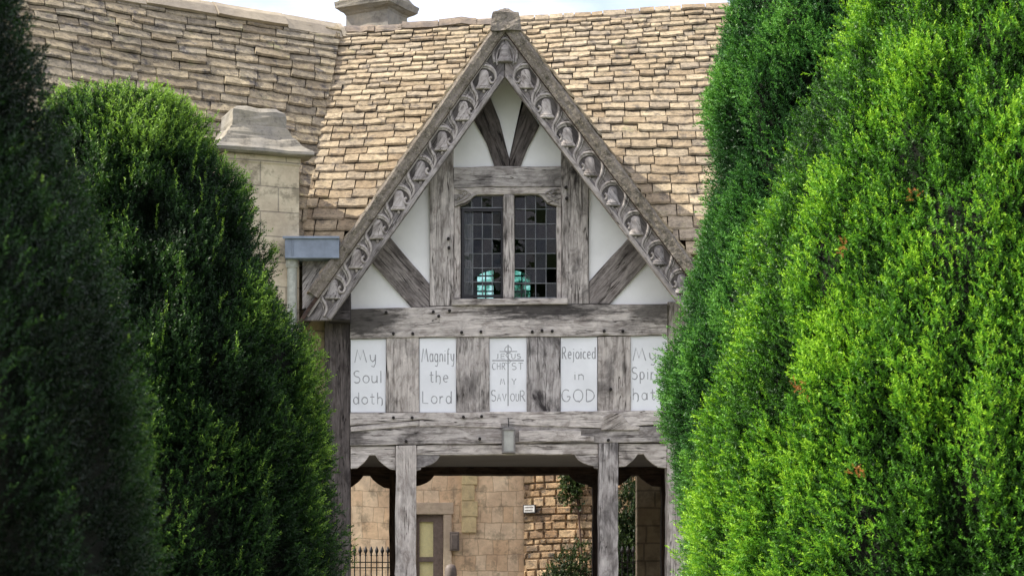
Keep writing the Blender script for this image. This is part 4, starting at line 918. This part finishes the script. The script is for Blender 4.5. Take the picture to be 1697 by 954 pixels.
def scatter(pos, dirs, scale, tone, tpls, rng):
    """merge one mesh of shoots; returns verts, quads, tone"""
    N = len(pos); dirs = dirs / np.linalg.norm(dirs, axis=1, keepdims=True)
    ref = rng.normal(size=(N, 3)); u = np.cross(dirs, ref); u /= np.linalg.norm(u, axis=1, keepdims=True); v_ = np.cross(dirs, u)
    Rm = np.stack([u, v_, dirs], axis=2); which = rng.integers(0, len(tpls), N); VV = []; FF = []; TT = []; off = 0
    for ti, (tv, tf, tt) in enumerate(tpls):
        ix = np.where(which == ti)[0]
        if not len(ix): continue
        vv = np.einsum('nij,kj->nki', Rm[ix], tv) * scale[ix][:, None, None] + pos[ix][:, None, :]
        n, k = len(ix), len(tv); VV.append(vv.reshape(-1, 3)); FF.append((tf[None] + (np.arange(n) * k)[:, None, None] + off).reshape(-1, 4)); off += n * k
        TT.append(np.clip(tone[ix][:, None] * (0.62 + 0.5 * tt[None]), 0, 1).ravel())
    return np.concatenate(VV), np.concatenate(FF), np.concatenate(TT)
class Lump:
    """cheap smooth 3-D noise from random plane waves"""
    def __init__(s, seed, n, f, aniso=(1, 1, 1)):
        r = np.random.default_rng(seed); k = r.normal(size=(n, 3)); k /= np.linalg.norm(k, axis=1, keepdims=True)
        s.k = k * (f * r.uniform(.6, 1.6, n))[:, None] * np.array(aniso); s.p = r.uniform(0, 6.28, n); s.a = r.uniform(.5, 1, n); s.a /= np.sqrt((s.a ** 2).sum() / 2)
    def __call__(s, x): return (np.sin(x @ s.k.T + s.p) * s.a).sum(1)
def yew(name, label, cpx, D, prof, mat, N, seed, sc=1.0, lump=0.06, fine=0.03, vert=0.5, tone_mid=0.5, depth=0.16, group='clipped yew trees', front=0.78, tone_amp=.16, columns=0.03, extra=0, toplight=0.0, gap=0.35, gapr=0.0):
    y = D - D0; kx = D / D0 / S; cx_ = CX + (cpx - 741) * kx; z_g = gz(y)
    pr = [((1092 - py) * kx, r_ * kx) for py, r_ in prof]; pr.append((z_g + .02, pr[-1][1] * .93)); pr.sort()
    zs = np.array([a for a, b in pr]); rs = np.array([b for a, b in pr]); rng = np.random.default_rng(seed)
    t = thing(name, label, 'tree', (cx_, y, z_g), group)
    L1, L2, L3 = Lump(seed, 24, 5.0, (1, 1, .6)), Lump(seed + 1, 24, 17.0, (1, 1, .5)), Lump(seed + 2, 24, 26.0, (1, 1, .16)); LT = Lump(seed + 3, 20, 9.0); LH = Lump(seed + 4, 20, 3.0)
    def rad(z, th):
        r0 = np.interp(z, zs, rs); q = np.stack([r0 * np.cos(th), r0 * np.sin(th), z], 1)
        return r0 + (L1(q) * lump + L2(q) * fine + L3(q) * columns) * np.minimum(1, r0 / .4), q
    # core
    nz, nt_ = 70, 64; zz = np.linspace(zs[0], zs[-1], nz); V = []; F = []
    for i, z in enumerate(zz):
        th = np.arange(nt_) * 2 * np.pi / nt_; r_, q = rad(np.full(nt_, z), th); r_ = np.maximum(.01, r_ - depth * 0.9 * np.minimum(1, r_ / .4))
        for k_ in range(nt_): V.append((cx_ + r_[k_] * math.cos(th[k_]), y + r_[k_] * math.sin(th[k_]), z - (.12 if i == nz - 1 else 0)))
    for i in range(nz - 1):
        for k_ in range(nt_): F.append([i * nt_ + k_, i * nt_ + (k_ + 1) % nt_, (i + 1) * nt_ + (k_ + 1) % nt_, (i + 1) * nt_ + k_])
    F.append([(nz - 1) * nt_ + k_ for k_ in range(nt_)])
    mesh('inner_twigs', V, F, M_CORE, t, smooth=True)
    # shoots; more on the churchyard side than behind
    cand = int(N * 2.3); z = rng.uniform(max(zs[0], -.75 * 0 + zs[0]), zs[-1], cand); r0 = np.interp(z, zs, rs); keep = rng.random(cand) < np.clip(r0 / rs.max(), .08, 1)
    z = z[keep]; n = len(z); th = np.where(rng.random(n) < front, rng.uniform(-np.pi, 0, n), rng.uniform(0, np.pi, n))
    r1 = np.interp(z, zs, rs); qg = np.stack([r1 * np.cos(th), r1 * np.sin(th), z], 1)
    LG = Lump(seed + 7, 26, 12.0, (1, 1, .3)); gs = gap + gapr * np.clip(np.cos(th) + .35, 0, 1); keep = (rng.random(n) > np.clip((LG(qg) - .25) * gs * 1.6, 0, .85)) | (rng.random(n) < .25)
    z, th = z[keep][:N], th[keep][:N]; n = len(z)
    r_, q = rad(z, th); e = .02; rz_, _ = rad(np.clip(z + e, zs[0], zs[-1]), th); dz = (np.interp(z + .1, zs, rs) - np.interp(z - .1, zs, rs)) / .2
    inner = rng.random(n) < .22; ins = np.where(inner, depth * rng.uniform(.7, 1.0, n), depth * rng.random(n) ** 1.3) * np.minimum(1, r_ / .4); rr_ = r_ - ins
    pos = np.stack([cx_ + rr_ * np.cos(th), y + rr_ * np.sin(th), z], 1)
    nrm = np.stack([np.cos(th), np.sin(th), -dz], 1); nrm /= np.linalg.norm(nrm, axis=1, keepdims=True)
    up = np.array([0, 0, 1.0]); d = nrm * (1 - vert * .6) + up * vert + rng.normal(0, .30, (n, 3))
    sc_ = sc * rng.uniform(.7, 1.3, n); tn = np.clip(tone_mid + LT(q) * tone_amp * .6 + LH(q) * tone_amp * .6 + rng.normal(0, tone_amp, n) - ins / depth * .45 - inner * .25 + (L1(q) * .06 + L2(q) * .12 + L3(q) * .09) + toplight * np.clip(1 - (zs[-1] - z) / .62, 0, 1), 0.02, 1)  # hollows and inner shoots toned down as shade, crown top lightened as sunlight
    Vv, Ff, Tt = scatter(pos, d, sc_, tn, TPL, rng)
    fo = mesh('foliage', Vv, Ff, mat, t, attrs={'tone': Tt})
    # stray long leaders above the clipped face
    if extra:
        z = rng.uniform(zs[0], zs[-1], extra); th = rng.uniform(-np.pi, 0.2, extra); r_, q = rad(z, th); P0 = []; D_ = []; S_ = []; TT = []
        for i in range(extra):
            base = np.array([cx_ + (r_[i] + .01) * math.cos(th[i]), y + (r_[i] + .01) * math.sin(th[i]), z[i]]); dd = np.array([math.cos(th[i]) * .30, math.sin(th[i]) * .30, 1.0]) + rng.normal(0, .15, 3); dd /= np.linalg.norm(dd)
            for k_ in range(rng.integers(2, 5)): P0.append(base + dd * k_ * .05 * sc); D_.append(dd + rng.normal(0, .18, 3)); S_.append(sc * .8); TT.append(1.0)
        Vv, Ff, Tt = scatter(np.array(P0), np.array(D_), np.array(S_), np.array(TT), TPL, rng); mesh('leader_shoots', Vv, Ff, mat, t, attrs={'tone': Tt})
    mb = MB(); mb.tube([(cx_, y, z_g - .1), (cx_ + .02, y, z_g + .4), (cx_ - .03, y, z_g + 1.2), (cx_, y, zs[-1] - .6)], [.16, .13, .11, .03], 10); mb.build('trunk', M_BARK, t, smooth=True)
    return t, rad, cx_, y
yr, rad_r, cxr, yyr = yew('yew_tree', 'bright sunlit yellow-green clipped yew filling the right side', 1700, 13.0,
    [(-560, 5), (-420, 95), (-250, 175), (0, 275), (200, 366), (400, 440), (560, 480), (700, 512), (860, 540), (960, 545)], M_YEWB, 135000, 101, sc=.68, tone_mid=.63, tone_amp=.21, lump=.03, fine=.034, columns=.03, depth=.16, extra=160, gap=.35, gapr=.85)
yew('yew_tree', 'deep green clipped yew behind the bright one, its straight left edge touching the gatehouse', 1420, 20.0,
    [(-230, 5), (-170, 100), (-80, 175), (0, 207), (60, 225), (200, 238), (330, 236), (400, 244), (520, 274), (600, 296), (690, 308), (780, 294), (880, 274), (960, 268)], M_YEWG, 80000, 202, sc=.95, tone_mid=.62, lump=.02, fine=.03, columns=.018, front=.72, depth=.14, gap=.5)
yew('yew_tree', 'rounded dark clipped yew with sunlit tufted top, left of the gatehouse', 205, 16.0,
    [(168, 50), (174, 84), (188, 100), (212, 114), (250, 130), (320, 168), (410, 216), (500, 260), (600, 298), (730, 326), (900, 336), (960, 340)], M_YEWD, 80000, 303, sc=.8, tone_mid=.43, lump=.035, fine=.04, columns=.03, depth=.14, extra=170, toplight=.55)
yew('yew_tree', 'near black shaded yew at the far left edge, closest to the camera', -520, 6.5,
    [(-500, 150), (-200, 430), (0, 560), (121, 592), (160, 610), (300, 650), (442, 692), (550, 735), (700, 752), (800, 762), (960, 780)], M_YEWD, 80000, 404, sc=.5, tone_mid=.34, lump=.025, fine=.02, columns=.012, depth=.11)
# dead sprigs on the bright yew
rng = np.random.default_rng(9)
for (px_, py_, s_) in ((1400, 410, 1.0), (1327, 645, 1.1), (1424, 783, 1.2), (1512, 322, 1.0)):
    kx = 13.0 / D0 / S; z = (1092 - py_) * kx; xx = CX + (px_ - 741) * kx; th = -math.acos(max(-1, min(1, (xx - cxr) / rad_r(np.array([z]), np.array([-1.6]))[0][0])))
    n = 10; r_ = rad_r(np.array([z]), np.array([th]))[0][0] + .0
    # follow the view ray onto the surface
    base = np.array([cxr + r_ * math.cos(th), yyr + r_ * math.sin(th), z]); fpos = base + (base - np.array([CX, -D0, 0])) * 0; kf = (D0 + base[1]) / 13.0
    base = np.array([CX + (px_ - 741) / S * (D0 + base[1]) / D0, base[1], (1092 - py_) / S * (D0 + base[1]) / D0])
    pos = base + rng.normal(0, .016, (n, 3)); d = rng.normal(0, .8, (n, 3)) + np.array([math.cos(th), math.sin(th) , .1])
    Vv, Ff, Tt = scatter(pos, d, np.full(n, .36 * s_), rng.uniform(.3, 1, n), TPL, rng); mesh('dead_sprig', Vv, Ff, M_DEAD, yr, attrs={'tone': Tt}, label='orange-brown dead sprig')
# shrubs beyond the gateway
def shrub(name, label, c, rad3, N, seed, sc=1.0, cat='shrub', mat=None, tone=.45, stems=True):
    rng = np.random.default_rng(seed); c = np.array(c); d = rng.normal(size=(N, 3)); d /= np.linalg.norm(d, axis=1, keepdims=True); Lm = Lump(seed, 16, 4.0)
    rr_ = (rng.random(N) ** .45)[:, None]; pos = c + d * np.array(rad3) * rr_ * (1 + .22 * Lm(d)[:, None])
    pos[:, 2] = np.maximum(pos[:, 2], .0)
    Vv, Ff, Tt = scatter(pos, d + np.array([0, 0, .6]) + rng.normal(0, .5, (N, 3)), sc * rng.uniform(.7, 1.3, N), np.clip(tone + rng.normal(0, .2, N), 0, 1), TPLB, rng)
    t = thing(name, label, cat, (c[0], c[1], gz(c[1]))); mesh('foliage', Vv, Ff, mat or M_IVY, t, attrs={'tone': Tt})
    mb = MB(); r_ = random.Random(seed)
    for i in range(7):
        a = r_.uniform(0, 6.28); mb.tube([(c[0] + .05 * math.cos(a), c[1] + .05 * math.sin(a), -.07), (c[0] + rad3[0] * .3 * math.cos(a), c[1] + rad3[1] * .3 * math.sin(a), c[2] * .6), (c[0] + rad3[0] * .7 * math.cos(a), c[1] + rad3[1] * .7 * math.sin(a), c[2] + rad3[2] * .4)], [.025, .018, .006], 6)
    mb.build('stem', M_BARK, t, smooth=True); return t
q = P(945, 960, 9.2); shrub('bush', 'rounded dark green bush at the foot of the rough stone wall', (q.x, 9.2, .78), (.55, .5, .80), 5200, 21, .7)
q = P(1052, 880, 8.3); shrub('evergreen_shrub', 'tall dark evergreen shrub behind the right-hand railing', (q.x - .08, 8.4, 1.25), (.30, .35, 1.55), 3000, 22, .8, tone=.35)
# creeper on the old wall top
rng = np.random.default_rng(31); N = 240; uu = rng.uniform(u_at(938), u_at(968), N); 
pm = ow(u_at(960), 0); kk = (D0 + pm.y) / D0; zc = (1092 - 800) / S * kk
zz = zc + rng.normal(0, .10, N) - .3 * (rng.random(N) ** 4); uu = uu + rng.normal(0, .05, N)
pos = np.array([tuple(ow(a, b, .07 + .12 * rng.random())) for a, b in zip(uu, zz)])
Vv, Ff, Tt = scatter(pos, np.array([tuple(nn)] * N) + rng.normal(0, .5, (N, 3)), rng.uniform(.5, 1.0, N), np.clip(rng.normal(.6, .25, N), 0, 1), TPLB, rng)
iv = thing('wall_creeper', 'green creeper hanging on the top of the rough stone wall', 'creeper', ow(u_at(960), -0.07, .1)); mesh('foliage', Vv, Ff, M_IVY, iv, attrs={'tone': Tt})
mb = MB(); mb.tube([ow(u_at(975), -.05, .09), ow(u_at(972), 1.0, .09), ow(u_at(965), 2.0, .09), ow(u_at(958), zc, .09)], [.03, .025, .02, .01], 6); mb.build('stem', M_BARK, iv, smooth=True)
